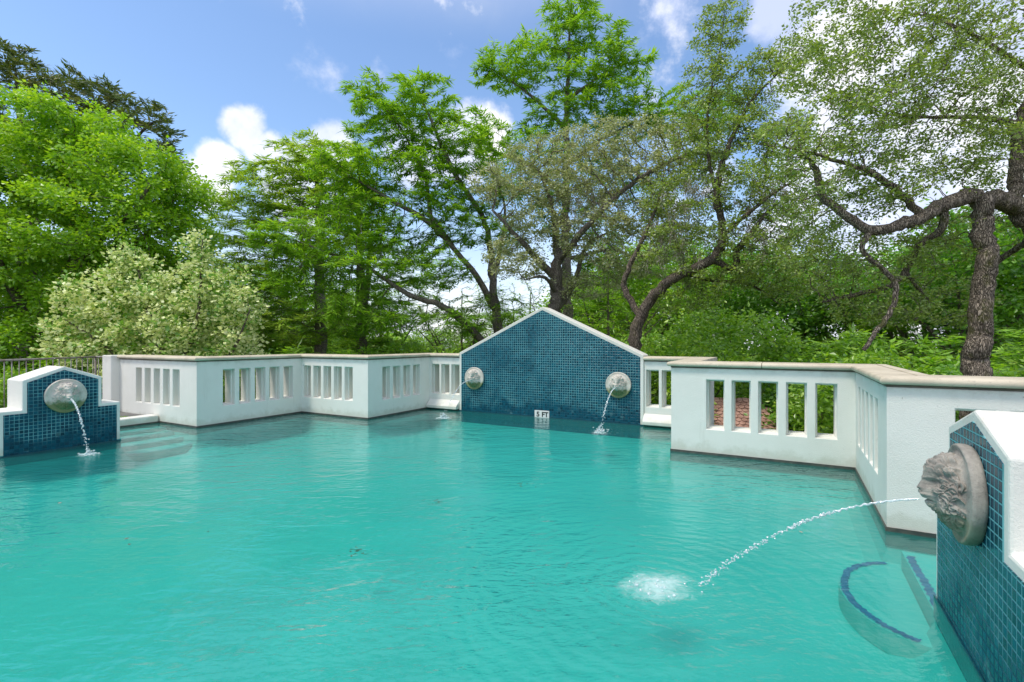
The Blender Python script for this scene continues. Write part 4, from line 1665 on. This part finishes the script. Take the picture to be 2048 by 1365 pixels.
    # leaning cypress
    stats.append(tree('cypress_tree', 'leaning cypress whose limbs sweep up to the left from just left of the gable peak', 'tree', 18,
         [[(1012, 860, 0, .24), (1000, 700, 0, .20), (992, 620, 0, .165), (984, 560, 0, .135), (972, 450, .3, .10), (905, 340, .3, .09), (862, 240, .3, .05), (828, 165, .3, .015)],
          [(990, 625, 0, .13), (960, 565, -.3, .11), (915, 505, -.5, .09), (850, 440, -.6, .09), (780, 400, -.8, .06), (705, 355, -.8, .02)],
          [(905, 490, -.5, .10), (862, 430, -.3, .08), (848, 350, 0, .06), (790, 240, 0, .03), (735, 190, 0, .01)],
          [(1000, 740, 0, .2), (962, 680, -.8, .13), (900, 622, -1.4, .11), (820, 590, -1.8, .08), (740, 540, -2.1, .06), (640, 500, -2.4, .035), (560, 470, -2.5, .01)],
          [(984, 560, 0, .12), (1000, 500, .5, .08), (1010, 420, .8, .05), (985, 330, .8, .02)]],
         [(835, 210, .2, 95, 55, 1.8, 1.0), (765, 260, 0, 75, 60, 1.8, .9), (700, 350, -.5, 90, 60, 2, 1.1), (890, 290, .3, 100, 55, 2, 1), (800, 350, 0, 120, 55, 2.2, 1.2), (700, 440, -.8, 120, 50, 2, 1.2),
          (600, 480, -2, 110, 45, 1.8, 1), (690, 535, -2, 120, 40, 1.8, 1.1), (800, 480, -.8, 100, 50, 2, .9), (880, 400, 0, 80, 50, 2, .6), (960, 350, .4, 70, 70, 1.5, .6), (630, 570, -2.2, 120, 40, 1.5, .9),
          (740, 640, -2, 110, 40, 1.8, .8), (900, 640, -1, 90, 40, 1.8, .7), (1000, 480, .5, 60, 40, 1.5, .6), (930, 450, .2, 80, 50, 1.8, .8), (870, 540, -.8, 90, 45, 1.8, .7), (1010, 610, 0, 60, 35, 1.5, .4), (750, 200, 0, 60, 40, 1.5, .5)],
         9500, LM['cypress'], BK['grey'], fronds(22, .24, .042, -.10, .8, .06), 'feathery cypresses', step_=.21, seed=33, tw_r=.03, tip=.006, gap=.33, gsize=1.7, near_tip=4, wiggle=.3, trop=(-.03, 0, .03)))
    # tall cypress
    stats.append(tree('cypress_tree', 'tallest cypress, its layered crown reaching the top of the picture above the gable', 'tree', 22,
         [[(1140, 860, 0, .32), (1134, 600, 0, .25), (1132, 450, 0, .20), (1132, 300, 0, .15), (1136, 150, 0, .09), (1142, 0, 0, .02)],
          [(1132, 400, 0, .14), (1060, 330, -.5, .08), (980, 300, -.8, .03)], [(1132, 330, 0, .12), (1220, 270, 0, .07), (1310, 230, 0, .02)],
          [(1132, 520, 0, .10), (1230, 500, .5, .06), (1300, 540, .8, .02)], [(1131, 450, 0, .10), (1080, 400, -.2, .06), (1010, 370, -.4, .02)],
          [(1134, 260, 0, .1), (1060, 190, -.3, .06), (970, 130, -.5, .015)], [(1135, 200, 0, .09), (1220, 140, 0, .05), (1290, 120, 0, .015)]],
         [(1145, 25, 0, 65, 28, 1.6, .9), (1170, 75, 0, 95, 22, 2, 1), (1060, 110, 0, 105, 26, 2, 1.2), (1225, 130, 0, 95, 24, 2, 1.2), (1000, 150, 0, 60, 28, 1.6, .9), (1120, 165, 0, 120, 22, 2.2, 1.2),
          (1240, 195, 0, 85, 25, 2, 1), (1170, 225, 0, 100, 20, 2, .9), (1090, 250, 0, 60, 20, 1.8, .4), (1280, 240, 0, 90, 28, 2, .9), (1020, 290, -.5, 100, 28, 2, .8), (1350, 220, .5, 60, 45, 1.8, .6),
          (1440, 230, .5, 45, 60, 1.8, .5), (1160, 320, 0, 110, 30, 2, .5), (960, 250, -.5, 50, 25, 1.5, .3), (1060, 380, -.3, 90, 35, 2, .8), (1220, 370, .2, 100, 35, 2, .8), (1160, 450, .5, 110, 40, 2, .8), (1240, 540, .8, 100, 40, 2, .8)],
         7200, LM['cypress'], BK['grey'], fronds(20, .27, .048, -.12, .8, .06), 'feathery cypresses', step_=.25, seed=34, tw_r=.04, tip=.008, gap=.28, gsize=1.8, near_tip=4, wiggle=.25, trop=(0, 0, -.02)))
    # grey-leaved oak over the gable
    stats.append(tree('oak_tree', 'grey green small leaved oak with a thick grey trunk right behind the gable', 'tree', 15.5,
         [[(1125, 880, 0, .26), (1115, 700, 0, .23), (1112, 600, 0, .205), (1115, 530, 0, .17), (1112, 470, .2, .11), (1100, 400, .3, .07), (1075, 330, .3, .02)],
          [(1112, 560, 0, .13), (1075, 520, -.4, .10), (1035, 475, -.8, .07), (985, 420, -1, .03)],
          [(1116, 520, 0, .12), (1165, 465, -.8, .09), (1225, 400, -1.2, .07), (1300, 345, -1.5, .06), (1390, 300, -1.8, .02)],
          [(1114, 620, 0, .14), (1150, 560, .8, .09), (1175, 490, 1, .06), (1230, 460, 1, .02)],
          [(1112, 590, 0, .08), (1090, 555, -.8, .05), (1050, 560, -1.2, .02)]],
         [(1200, 280, -1, 100, 35, 1.2, 1.1), (1310, 275, -1.2, 100, 40, 1.2, 1.2), (1080, 320, 0, 85, 45, 1.2, 1), (1010, 370, -.8, 75, 45, 1.2, .9), (1150, 370, -.5, 120, 40, 1.6, 1.3), (1300, 350, -1.2, 110, 45, 1.4, 1.2),
          (1395, 330, -1.5, 60, 60, 1, .7), (1060, 440, -.5, 75, 35, 1.2, .7), (1250, 440, -1, 100, 40, 1.4, .8), (1340, 440, -1.4, 70, 50, 1.2, .8), (1200, 320, -.8, 100, 40, 1.2, .8), (1180, 480, -.4, 110, 45, 1.4, .8), (1280, 520, -1, 90, 45, 1.3, .7), (1030, 520, -.6, 70, 45, 1.2, .6), (1180, 570, .4, 90, 35, 1.2, .5)],
         11500, LM['grey'], BK['grey'], broad(20, .06, .078, .040, .3, -.05), 'spreading oaks', step_=.15, seed=41, tw_r=.02, tip=.0055, wiggle=.4, gap=.38, gsize=1.3, near_tip=2, expo=2.05))
    # dark-limbed oak right of the gable
    stats.append(tree('oak_tree', 'black limbed oak whose forked trunk leans right from the right shoulder of the gable', 'tree', 12.5,
         [[(1262, 860, 0, .19), (1268, 700, 0, .165), (1280, 640, 0, .145), (1310, 590, -.2, .12), (1360, 548, -.4, .105), (1425, 520, -.6, .10), (1446, 470, -.6, .08), (1434, 400, -.6, .075), (1438, 350, -.6, .06), (1462, 280, -.5, .045), (1505, 200, -.5, .03), (1580, 125, -.5, .008)],
          [(1434, 390, -.6, .05), (1418, 320, -.3, .035), (1416, 220, -.2, .022), (1440, 100, -.2, .012), (1450, 30, -.2, .006)],
          [(1446, 470, -.6, .06), (1500, 425, -.9, .045), (1550, 385, -1.1, .03), (1610, 350, -1.2, .012)],
          [(1285, 640, 0, .10), (1255, 590, .3, .08), (1250, 552, .3, .07), (1285, 480, .3, .055), (1312, 415, .3, .035), (1330, 340, .3, .012)],
          [(1425, 520, -.6, .08), (1468, 535, -.6, .08), (1474, 500, -.6, .08), (1500, 470, -.8, .06), (1540, 420, -.9, .04), (1600, 380, -1, .012)],
          [(1370, 545, -.4, .06), (1410, 560, .4, .04), (1500, 570, .6, .03), (1560, 610, .6, .012)]],
         [(1440, 60, -.2, 58, 55, .9, .45), (1432, 165, -.2, 75, 60, 1.0, .7), (1385, 250, -.1, 60, 50, 1, .5), (1520, 160, -.4, 60, 55, .9, .8), (1580, 110, -.4, 50, 45, .9, .6), (1470, 260, -.4, 85, 55, 1.1, 1.1), (1400, 330, -.2, 55, 55, 1, .7),
          (1540, 270, -.6, 80, 50, 1, .8), (1500, 370, -.8, 100, 45, 1.1, 1), (1400, 440, -.4, 65, 45, 1, .7), (1560, 420, -.9, 70, 45, 1, .7), (1330, 400, .2, 50, 60, .9, .5), (1480, 470, -.8, 90, 35, .9, .7), (1590, 490, -.8, 70, 50, 1, .8), (1450, 545, -.4, 110, 40, 1.2, .9), (1550, 560, .2, 90, 45, 1.1, .8), (1340, 490, 0, 70, 50, 1, .6), (1370, 600, .2, 80, 30, 1, .4)],
         12000, LM['oak'], BK['oak'], broad(17, .052, .068, .037, .25, -.05), 'spreading oaks', step_=.12, seed=42, tw_r=.02, tip=.0045, wiggle=.45, gap=.44, gsize=1.1, near_tip=2, expo=2.02, rough=.05, sides=8))
    # big near oak on the right
    stats.append(tree('oak_tree', 'large near oak with a mossy crooked limb arching left over the right wall', 'tree', 7.6,
         [[(1962, 1130, 0, .21), (1955, 830, 0, .18), (1953, 720, 0, .17), (1960, 640, 0, .145), (1970, 560, 0, .138), (1972, 490, 0, .135), (1962, 440, 0, .13), (1968, 405, 0, .12), (2020, 402, .1, .145), (2065, 450, .2, .14), (2140, 520, .3, .1), (2240, 560, .3, .06)],
          [(1968, 398, 0, .125), (1925, 394, 0, .115), (1880, 412, -.1, .10), (1840, 436, -.2, .092), (1790, 456, -.3, .08), (1738, 460, -.3, .07), (1690, 428, -.3, .06), (1645, 392, -.3, .05), (1632, 340, -.3, .045), (1600, 300, -.3, .012)],
          [(2030, 400, .1, .1), (2034, 330, .3, .10), (2042, 250, .4, .09), (2070, 150, .4, .06), (2050, 20, .4, .02)],
          [(1842, 430, -.2, .06), (1800, 385, -.2, .05), (1740, 345, -.3, .042), (1680, 325, -.3, .03), (1600, 300, -.4, .014), (1520, 290, -.4, .005)],
          [(1738, 462, -.3, .05), (1725, 500, -.3, .035), (1760, 535, -.2, .037), (1792, 570, -.2, .036), (1782, 620, -.2, .036), (1752, 665, -.2, .033), (1728, 700, -.2, .03)],
          [(1890, 420, -.1, .06), (1882, 460, 0, .055), (1835, 495, .3, .045), (1810, 545, .5, .045), (1770, 575, .6, .04), (1700, 592, .8, .035), (1645, 605, .8, .02)],
          [(2042, 250, .4, .05), (1960, 235, .3, .03), (1880, 235, .2, .022), (1780, 230, 0, .012), (1700, 200, 0, .005)],
          [(2070, 150, .4, .04), (1980, 90, .3, .026), (1880, 40, .2, .016), (1780, 20, .2, .006)],
          [(1810, 545, .5, .03), (1850, 600, .8, .03), (1830, 640, .9, .02)],
          [(2080, 460, .2, .06), (2030, 500, .8, .05), (1990, 530, 1, .04), (1930, 640, 1.2, .02)]],
         [(1700, 240, -.3, 130, 60, .9, 1.1), (1820, 180, 0, 140, 70, 1.1, 1.2), (1950, 140, .2, 140, 90, 1.1, 1.3), (1900, 300, .2, 130, 60, 1, 1.1), (1650, 130, -.1, 90, 60, .8, .7), (1760, 60, .1, 130, 60, 1, 1),
          (1950, 20, .2, 140, 50, 1, .9), (1560, 290, -.4, 80, 50, .8, .5), (1610, 400, -.3, 60, 60, .7, .4), (1740, 380, 0, 110, 50, .9, .8), (1830, 520, .5, 80, 50, .7, .5), (1700, 560, .7, 90, 50, .7, .6),
          (2080, 250, .5, 120, 200, 1.2, .9), (1660, 20, 0, 80, 50, .8, .4), (2000, 420, .8, 60, 40, .8, .25), (1900, 600, 1, 70, 60, .6, .5), (1640, 310, -.2, 120, 60, .9, .7), (1640, 500, .6, 100, 60, .8, .8), (1760, 620, .8, 100, 45, .8, .6), (1850, 480, .8, 90, 45, .8, .6)],
         13500, LM['oak'], BK['oak_near'], broad(14, .042, .052, .028, .25, -.05), 'spreading oaks', step_=.09, seed=43, tw_r=.02, tip=.003, wiggle=.5, gap=.45, gsize=.75, near_tip=2, expo=2.05, rough=.045, sides=12))



if TREES:
    # grey ball moss and lichen hanging from the black oak and the grey oak
    def hanging_moss(root, Y0, spots, n_, seed):
        rg = np.random.default_rng(seed)
        P_ = []
        for (px, py, dy, rx, rz) in spots:
            c = np.array(at(px, py, Y0 + dy))
            tufts = c + rg.normal(size=(26, 3)) * np.array([rx, rx, rz])
            ti = rg.integers(0, 26, n_)
            P_.append(tufts[ti] + rg.normal(size=(n_, 3)) * np.array([.045, .045, .10]))
        P_ = np.concatenate(P_)
        D_ = rand_unit(len(P_), rg) * .6
        D_[:, 2] -= .8
        V_ = leaf_quads(P_, D_, rand_unit(len(P_), rg), rg.uniform(.05, .13, len(P_)), rg.uniform(.008, .02, len(P_)))
        leaf_obj('hanging_moss', V_, LM['moss'], root, rg.random(len(P_)))
    hanging_moss(stats[8][0], 12.5, [(1365, 500, -.4, .28, .35), (1345, 455, -.2, .3, .2), (1500, 470, -.8, .3, .25), (1400, 390, -.4, .3, .2), (1520, 400, -.8, .35, .2)], 1300, 3)
    hanging_moss(stats[7][0], 15.5, [(1130, 440, -.3, .35, .35), (1330, 380, -1.4, .4, .25), (1180, 400, -.6, .4, .2)], 1300, 4)

# ------------------------------------------------------------------ undergrowth and trees beyond, copies of a few kinds
def plant_proto(name, label, cat, size, h, n_attr, leafmat, bark, leaf, seed, group, stems=4, step_=.22, tw_r=.016, low=.25, tip=.004, trunk=.05):
    """a bush or small tree standing at the origin, crown about size wide and h tall"""
    rg = np.random.default_rng(seed)
    limbs = [[(0, 0, 0, trunk), (0.05, 0.02, h * .3, trunk * .8), (0.0, 0.05, h * .6, trunk * .45), (0.05, 0, h * .9, trunk * .15)]]
    for i in range(stems):
        a = 2 * math.pi * i / stems + rg.uniform(-.4, .4)
        q = size * .42
        limbs.append([(0, 0, h * low * rg.uniform(.4, 1), trunk * .6), (q * .45 * math.cos(a), q * .45 * math.sin(a), h * .5, trunk * .4), (q * math.cos(a), q * math.sin(a), h * rg.uniform(.55, .8), trunk * .12)])
    pts = []
    for i in range(9):
        a, q = rg.uniform(0, 6.28), size * .36 * math.sqrt(rg.random())
        c = np.array([q * math.cos(a), q * math.sin(a), h * rg.uniform(low + .15, .84)])
        pts.append(c + rand_unit(n_attr // 9, rg) * rg.random((n_attr // 9, 1)) ** .4 * np.array([size * .24, size * .24, h * .17]))
    P, par, minr, ns = grow([[tuple(p) for p in l] for l in limbs], np.concatenate(pts), step_, step_ * 1.3, 50, rg, .3, (0, 0, .05))
    r, kids = radii(par, minr, tip, 2.3)
    root = empty(name, (0, 0, 0), label, cat, group)
    V, Q = tubes(P, par, r, 5)
    npobj('trunk', V, Q, bark, root, smooth=True)
    tw = np.where(r < tw_r)[0]
    tw = tw[par[tw] >= 0]
    Vl, rnd = leaf(P, par, r, tw, rg)
    leaf_obj('crown', Vl, leafmat, root, rnd)
    stats.append((root, len(P), len(Vl) // 4))
    root['used'] = 0
    return root


def put(proto, px, Y, z, s, label, rz=None, sx=1.0):
    """stand a plant (the proto itself first, then copies) on the ground"""
    if proto['used'] == 0:
        o = proto
    else:
        o = proto.copy()
        C.objects.link(o)
        for ch in proto.children:
            c = ch.copy()
            C.objects.link(c)
            c.parent = o
    proto['used'] = proto['used'] + 1
    o.location = ((px - 1024) / F * Y, Y, z)
    o.scale = (s * sx, s * sx, s)
    o.rotation_euler = (0, 0, random.uniform(0, 6.28) if rz is None else rz)
    o['label'] = label
    return o


if TREES:
    bushA = plant_proto('shrub', 'x', 'shrub', 3.4, 4.4, 900, LM['shrub'], BK['pale'], broad(26, .13, .12, .055, .6, -.1), 61, 'green shrubs below the pool wall', 6, .2, .014)
    bushB = plant_proto('shrub', 'x', 'shrub', 3.6, 4.2, 900, LM['cypress'], BK['grey'], fronds(24, .22, .055, -.08, .75, .10), 62, 'green shrubs below the pool wall', 6, .2, .014)
    bushC = plant_proto('shrub', 'x', 'shrub', 3.4, 4.0, 900, LM['deep'], BK['oak'], broad(26, .13, .12, .07, .55, -.15), 63, 'green shrubs below the pool wall', 6, .2, .014)
    far1 = plant_proto('background_tree', 'x', 'tree', 9, 12, 900, LM['shrub'], BK['grey'], broad(46, .42, .25, .15, .6, -.1), 71, 'trees standing beyond the garden', 5, .6, .05, .3, .014, .22)
    far2 = plant_proto('background_tree', 'x', 'tree', 9, 12, 900, LM['deep'], BK['oak'], broad(46, .42, .25, .15, .6, -.1), 72, 'trees standing beyond the garden', 5, .6, .05, .3, .014, .22)
    far3 = plant_proto('background_tree', 'x', 'tree', 9, 12, 900, LM['cypress'], BK['grey'], fronds(50, .45, .085, -.08, .8, .32), 73, 'trees standing beyond the garden', 6, .6, .05, .2, .014, .22)
    far4 = plant_proto('background_tree', 'x', 'tree', 7, 11, 1600, LM['cypress'], BK['oak'], fronds(7, .30, .055, -.08, .8, .10), 74, 'trees standing beyond the garden', 7, .38, .05, .2, .013, .16)
    for pr, px, Y, z, s_, lb in [
        (bushC, -60, 15.5, GZ, 1.05, 'dark green shrub at the left edge behind the railing'),
        (bushC, 90, 14.8, GZ, 1.0, 'dark green shrub behind the railing, between the left edge and the cream leaved tree'),
        (bushA, 40, 13.5, GZ, .88, 'brighter low shrub just behind the railing at the left'),
        (bushB, 560, 15.0, GZ, 1.03, 'feathery low shrub right of the cream leaved tree, above the second slotted wall'),
        (bushC, 470, 17.5, GZ, 1.12, 'dark shrub in the gap behind the right side of the cream leaved tree'),
        (bushB, 690, 15.5, GZ, 1.10, 'bright feathery shrub above the left zigzag wall, in front of the straight cypress trunks'),
        (bushC, 640, 13.4, GZ, .98, 'dark shrub showing through the slots of the left wall'),
        (bushA, 800, 17.0, GZ, 1.06, 'light green shrub below the low limb of the leaning cypress'),
        (bushA, 890, 15.0, GZ, 1.0, 'light green shrub at the left shoulder of the gable'),
        (bushB, 1160, 19.0, GZ, 1.30, 'feathery shrub just behind the peak of the gable'),
        (bushB, 1010, 20.0, GZ, 1.2, 'feathery shrub between the two trunks left of the gable peak'),
        (bushC, 1225, 14.5, GZ, 1.07, 'dark shrub behind the right slope of the gable'),
        (bushA, 1345, 13.8, GZ, 1.12, 'light green shrub right of the gable beside the forked black oak trunk'),
        (bushA, 1460, 15.5, GZ, 1.30, 'tall yellow green shrub over the nearest slotted wall, right of the black oak'),
        (bushB, 1580, 15.5, GZ, 1.20, 'feathery green shrub above the right end of the near slotted wall'),
        (bushC, 1660, 12.0, GZ, 1.07, 'dark shrub behind the corner of the right wall'),
        (bushA, 1720, 10.8, GZ, 1.02, 'low bright shrub below the hanging crooked oak branch'),
        (bushB, 1850, 13.0, GZ, 1.20, 'feathery shrub to the left of the large near oak trunk'),
        (bushC, 1930, 11.0, GZ, 1.06, 'dark leafy shrub directly behind the large near oak trunk'),
        (bushA, 2060, 9.6, GZ, .97, 'bright leafy shrub at the right edge behind the right wall'),
        (bushB, 2090, 13.0, GZ, 1.25, 'feathery shrub at the right edge, further back than the bright leafy one'),
        (bushC, 1650, 11.0, GZ - .4, .93, 'dark shrub seen through the last two slots of the near right wall'),
        (far2, 30, 27, GZ - .6, 1.0, 'dark green tree filling the left edge behind the lime tree'),
        (far2, 330, 29, GZ - .6, .86, 'dark green tree behind the lime tree and the cream leaved tree'),
        (far3, 470, 34, GZ - 1.2, 1.0, 'distant feathery tree in the gap between the lime tree and the pale cypress'),
        (far3, 540, 38, GZ - 1.3, 1.02, 'distant feathery tree behind the pale cypress'),
        (far3, 760, 36, GZ - 1.2, .84, 'distant feathery tree between the straight cypress trunks and the leaning cypress'),
        (far1, 640, 44, GZ - 1.6, .95, 'distant light green tree low behind the left cypresses'),
        (far1, 870, 42, GZ - 1.5, .62, 'small distant light green tree left of the gable'),
        (far3, 950, 33, GZ - 1.0, .66, 'distant feathery tree showing between the leaning cypress trunk and the grey trunk'),
        (far1, 1075, 40, GZ - 1.4, .68, 'small distant light tree right behind the gable peak'),
        (far1, 1165, 37, GZ - 1.3, .92, 'distant light green tree seen just right of the thick grey trunk'),
        (far3, 1015, 27, GZ - .8, .62, 'thin feathery tree low between the leaning trunk and the grey trunk'),
        (far4, 925, 26, GZ - .8, .82, 'thin twiggy tree with open crown against the sky left of the gable peak'),
        (far4, 1060, 24, GZ - .7, .78, 'thin twiggy tree in the gap between the leaning trunk and the grey trunk'),
        (far4, 1215, 22, GZ - .6, .85, 'thin twiggy tree behind the right slope of the gable'),
        (far3, 1200, 34, GZ - 1, .82, 'distant feathery tree right of the thick grey trunk'),
        (far1, 1290, 38, GZ - 1.2, 1.15, 'distant bright green tree behind the forked black oak'),
        (far2, 1420, 44, GZ - 1.6, 1.30, 'distant dark tree behind the crown of the black oak'),
        (far2, 1560, 36, GZ - 1.2, 1.05, 'distant deep green tree between the black oak and the crooked oak limb'),
        (far2, 1700, 34, GZ - 1.1, 1.02, 'distant dark tree below the crooked oak limb'),
        (far3, 1850, 30, GZ - .8, .98, 'bright green tree left of the large near oak trunk'),
        (far2, 1930, 25, GZ - .5, .98, 'deep green tree right behind the large near oak trunk'),
        (far1, 2080, 27, GZ - .6, 1.1, 'bright green tree at the right edge behind the near oak'),
    ]:
        put(pr, px, Y, z, s_, lb)
    for pr in (bushA, bushB, bushC, far1, far2, far3, far4):
        del pr['used']
    # far woods: one low mass all round
    rg = np.random.default_rng(99)
    n_ = 60000
    a = rg.uniform(-1.2, 1.2, n_)
    rad = rg.uniform(70, 105, n_)
    top = 2.2 + 1.6 * np.sin(a * 9) + 1.2 * np.sin(a * 23 + 1) + .8 * np.sin(a * 51)
    z = -6 + (top + 6) * rg.random(n_) ** .6
    pos = np.stack([rad * np.sin(a), rad * np.cos(a), z], 1)
    nrm = rand_unit(n_, rg)
    nrm[:, 2] += .7
    V = leaf_quads(pos, rand_unit(n_, rg), nrm, rg.uniform(.7, 1.5, n_), rg.uniform(.5, 1.0, n_))
    o = npobj('distant_woods', V, np.arange(n_ * 4, dtype=np.int32).reshape(-1, 4), LM['shrub'], rnd=rg.random(n_))
    tag(o, 'low band of far woodland along the horizon', 'woods', kind='stuff')

# ------------------------------------------------------------------ shingle roof glimpsed through the slots of the right wall
roof = empty('shingle_roof', at(1470, 860, 12) * 1.0, 'roof of rounded reddish clay shingles seen through the slots of the near right wall', 'roof')
o0 = at(1390, 915, 11.2)
ex, ey = Vector((.97, -.22, 0)).normalized(), Vector((.22, .80, .50)).normalized()
ez = ex.cross(ey).normalized()
V_, F_, fm = [], [], []
rs = random.Random(4)
for row in range(17):
    for c in range(26):
        wv_ = .135
        cx, cy = c * wv_ + (wv_ / 2 if row % 2 else 0), row * .125
        if cx > 2.9 - row * .085 + .12 * math.sin(row * 2.1):
            continue
        til, lift = rs.uniform(-.12, .12), rs.uniform(0, .012)
        i0 = len(V_)
        outl = [(-.06, .20), (-.062, .04), (-.045, 0), (0, -.018), (.045, 0), (.062, .04), (.06, .20)]
        for th_ in (0.0, .016):
            for (x_, y_) in outl:
                zz = .035 - y_ * .16 + lift + th_ + x_ * til
                V_.append(o0 + ex * (cx + x_) + ey * (cy + y_) + ez * zz)
        m_ = len(outl)
        F_.append(tuple(range(i0 + m_, i0 + 2 * m_)))
        for j in range(m_ - 1):
            F_.append((i0 + j, i0 + j + 1, i0 + m_ + j + 1, i0 + m_ + j))
obj('shingles', V_, F_, M['clay'], roof)
V_, F_ = [], []
for dz in (-.06, 0):
    for (x_, y_) in ((-.1, 0), (3.0, 0), (1.7, 2.2), (-.1, 2.2)):
        V_.append(o0 + ex * x_ + ey * y_ + ez * dz)
F_ = [(0, 3, 2, 1), (4, 5, 6, 7), (0, 1, 5, 4), (1, 2, 6, 5), (2, 3, 7, 6), (3, 0, 4, 7)]
obj('roof_deck', V_, F_, M['ground'], roof)
V_ = [o0 + ex * x_ + Vector((.04, .15, 0)) * k_ + Vector((0, 0, z_)) for z_ in (-2.4, -.07) for (x_, k_) in ((0, 0), (2.9, 0), (2.9, 1), (0, 1))]
obj('stone_wall', V_, [(0, 1, 5, 4), (1, 2, 6, 5), (2, 3, 7, 6), (3, 0, 4, 7), (4, 5, 6, 7), (0, 3, 2, 1)], M['coping'], roof)

# ------------------------------------------------------------------ leaves on the water and on the landing
def floating(px, py, L, rz, label):
    d = (HC - .004) * F / (py - 682.5)
    c = Vector(((px - 1024) / F * d, d, .004))
    ca, sa = math.cos(rz), math.sin(rz)
    pts = [(0, 0, .004), (.3 * L, .16 * L, .0), (.7 * L, .14 * L, .002), (L, 0, .008), (.7 * L, -.14 * L, .002), (.3 * L, -.16 * L, .0), (.35 * L, 0, .006), (.7 * L, 0, .007)]
    V_ = [c + Vector((x * ca - y * sa, x * sa + y * ca, z)) for x, y, z in pts]
    F_ = [(0, 6, 1), (1, 6, 7, 2), (2, 7, 3), (0, 5, 6), (5, 4, 7, 6), (4, 3, 7)]
    o = obj('floating_leaf', [v - c for v in V_], F_, LM['litter'], world=False)
    o.location = c
    tag(o, label, 'leaf', 'fallen leaves floating on the pool')


for args in [(248, 1079, .035, .6, 'upper of two dark leaves floating together at the left'), (256, 1089, .035, -.3, 'lower paler leaf of two floating together at the left'),
             (115, 1007, .04, .2, 'single small leaf floating near the left edge'), (414, 1065, .018, 1, 'tiny dark speck of leaf floating left of centre'),
             (1607, 1066, .035, 2.4, 'small dark leaf floating below the long jet at the right'), (868, 925, .03, .5, 'tiny leaf floating in the middle of the pool far off')]:
    floating(*args)


def litter(px, py, r, n_, seed, label):
    rg = np.random.default_rng(seed)
    d = HC * F / (py - 682.5)
    c = np.array(((px - 1024) / F * d, d, -.02))
    pos = c + rg.normal(size=(n_, 3)) * np.array([r, r * .8, .004])
    nrm = rand_unit(n_, rg) * .2
    nrm[:, 2] += 1
    V = leaf_quads(pos, rand_unit(n_, rg) * np.array([1, 1, .1]), nrm, rg.uniform(.02, .07, n_), rg.uniform(.008, .02, n_))
    o = npobj('leaf_litter', V, np.arange(n_ * 4, dtype=np.int32).reshape(-1, 4), LM['litter'], rnd=rg.random(n_))
    tag(o, label, 'leaf litter', kind='stuff')


litter(715, 1097, .05, 26, 1, 'reddish brown bits drifting just under the water in the middle of the pool')
litter(873, 1000, .05, 16, 2, 'few brown bits drifting under the water above the middle patch')
litter(1045, 965, .07, 16, 3, 'faint brown bits drifting under the water before the gable')
rg = np.random.default_rng(8)
n_ = 120
c = np.array(UV(-11.35, 4.72, .125))
pos = c + rg.normal(size=(n_, 3)) * np.array([.11, .05, .008])
pos[:, 2] = np.maximum(pos[:, 2], .118)
V = leaf_quads(pos, rand_unit(n_, rg), rand_unit(n_, rg), rg.uniform(.02, .05, n_), rg.uniform(.01, .02, n_))
tag(npobj('fallen_sprig', V, np.arange(n_ * 4, dtype=np.int32).reshape(-1, 4), LM['shrub'], rnd=rg.random(n_)), 'small heap of green sprigs on the dark slate landing', 'leaf litter', kind='stuff')

print('TREESTATS', [(s[1], s[2]) for s in stats])
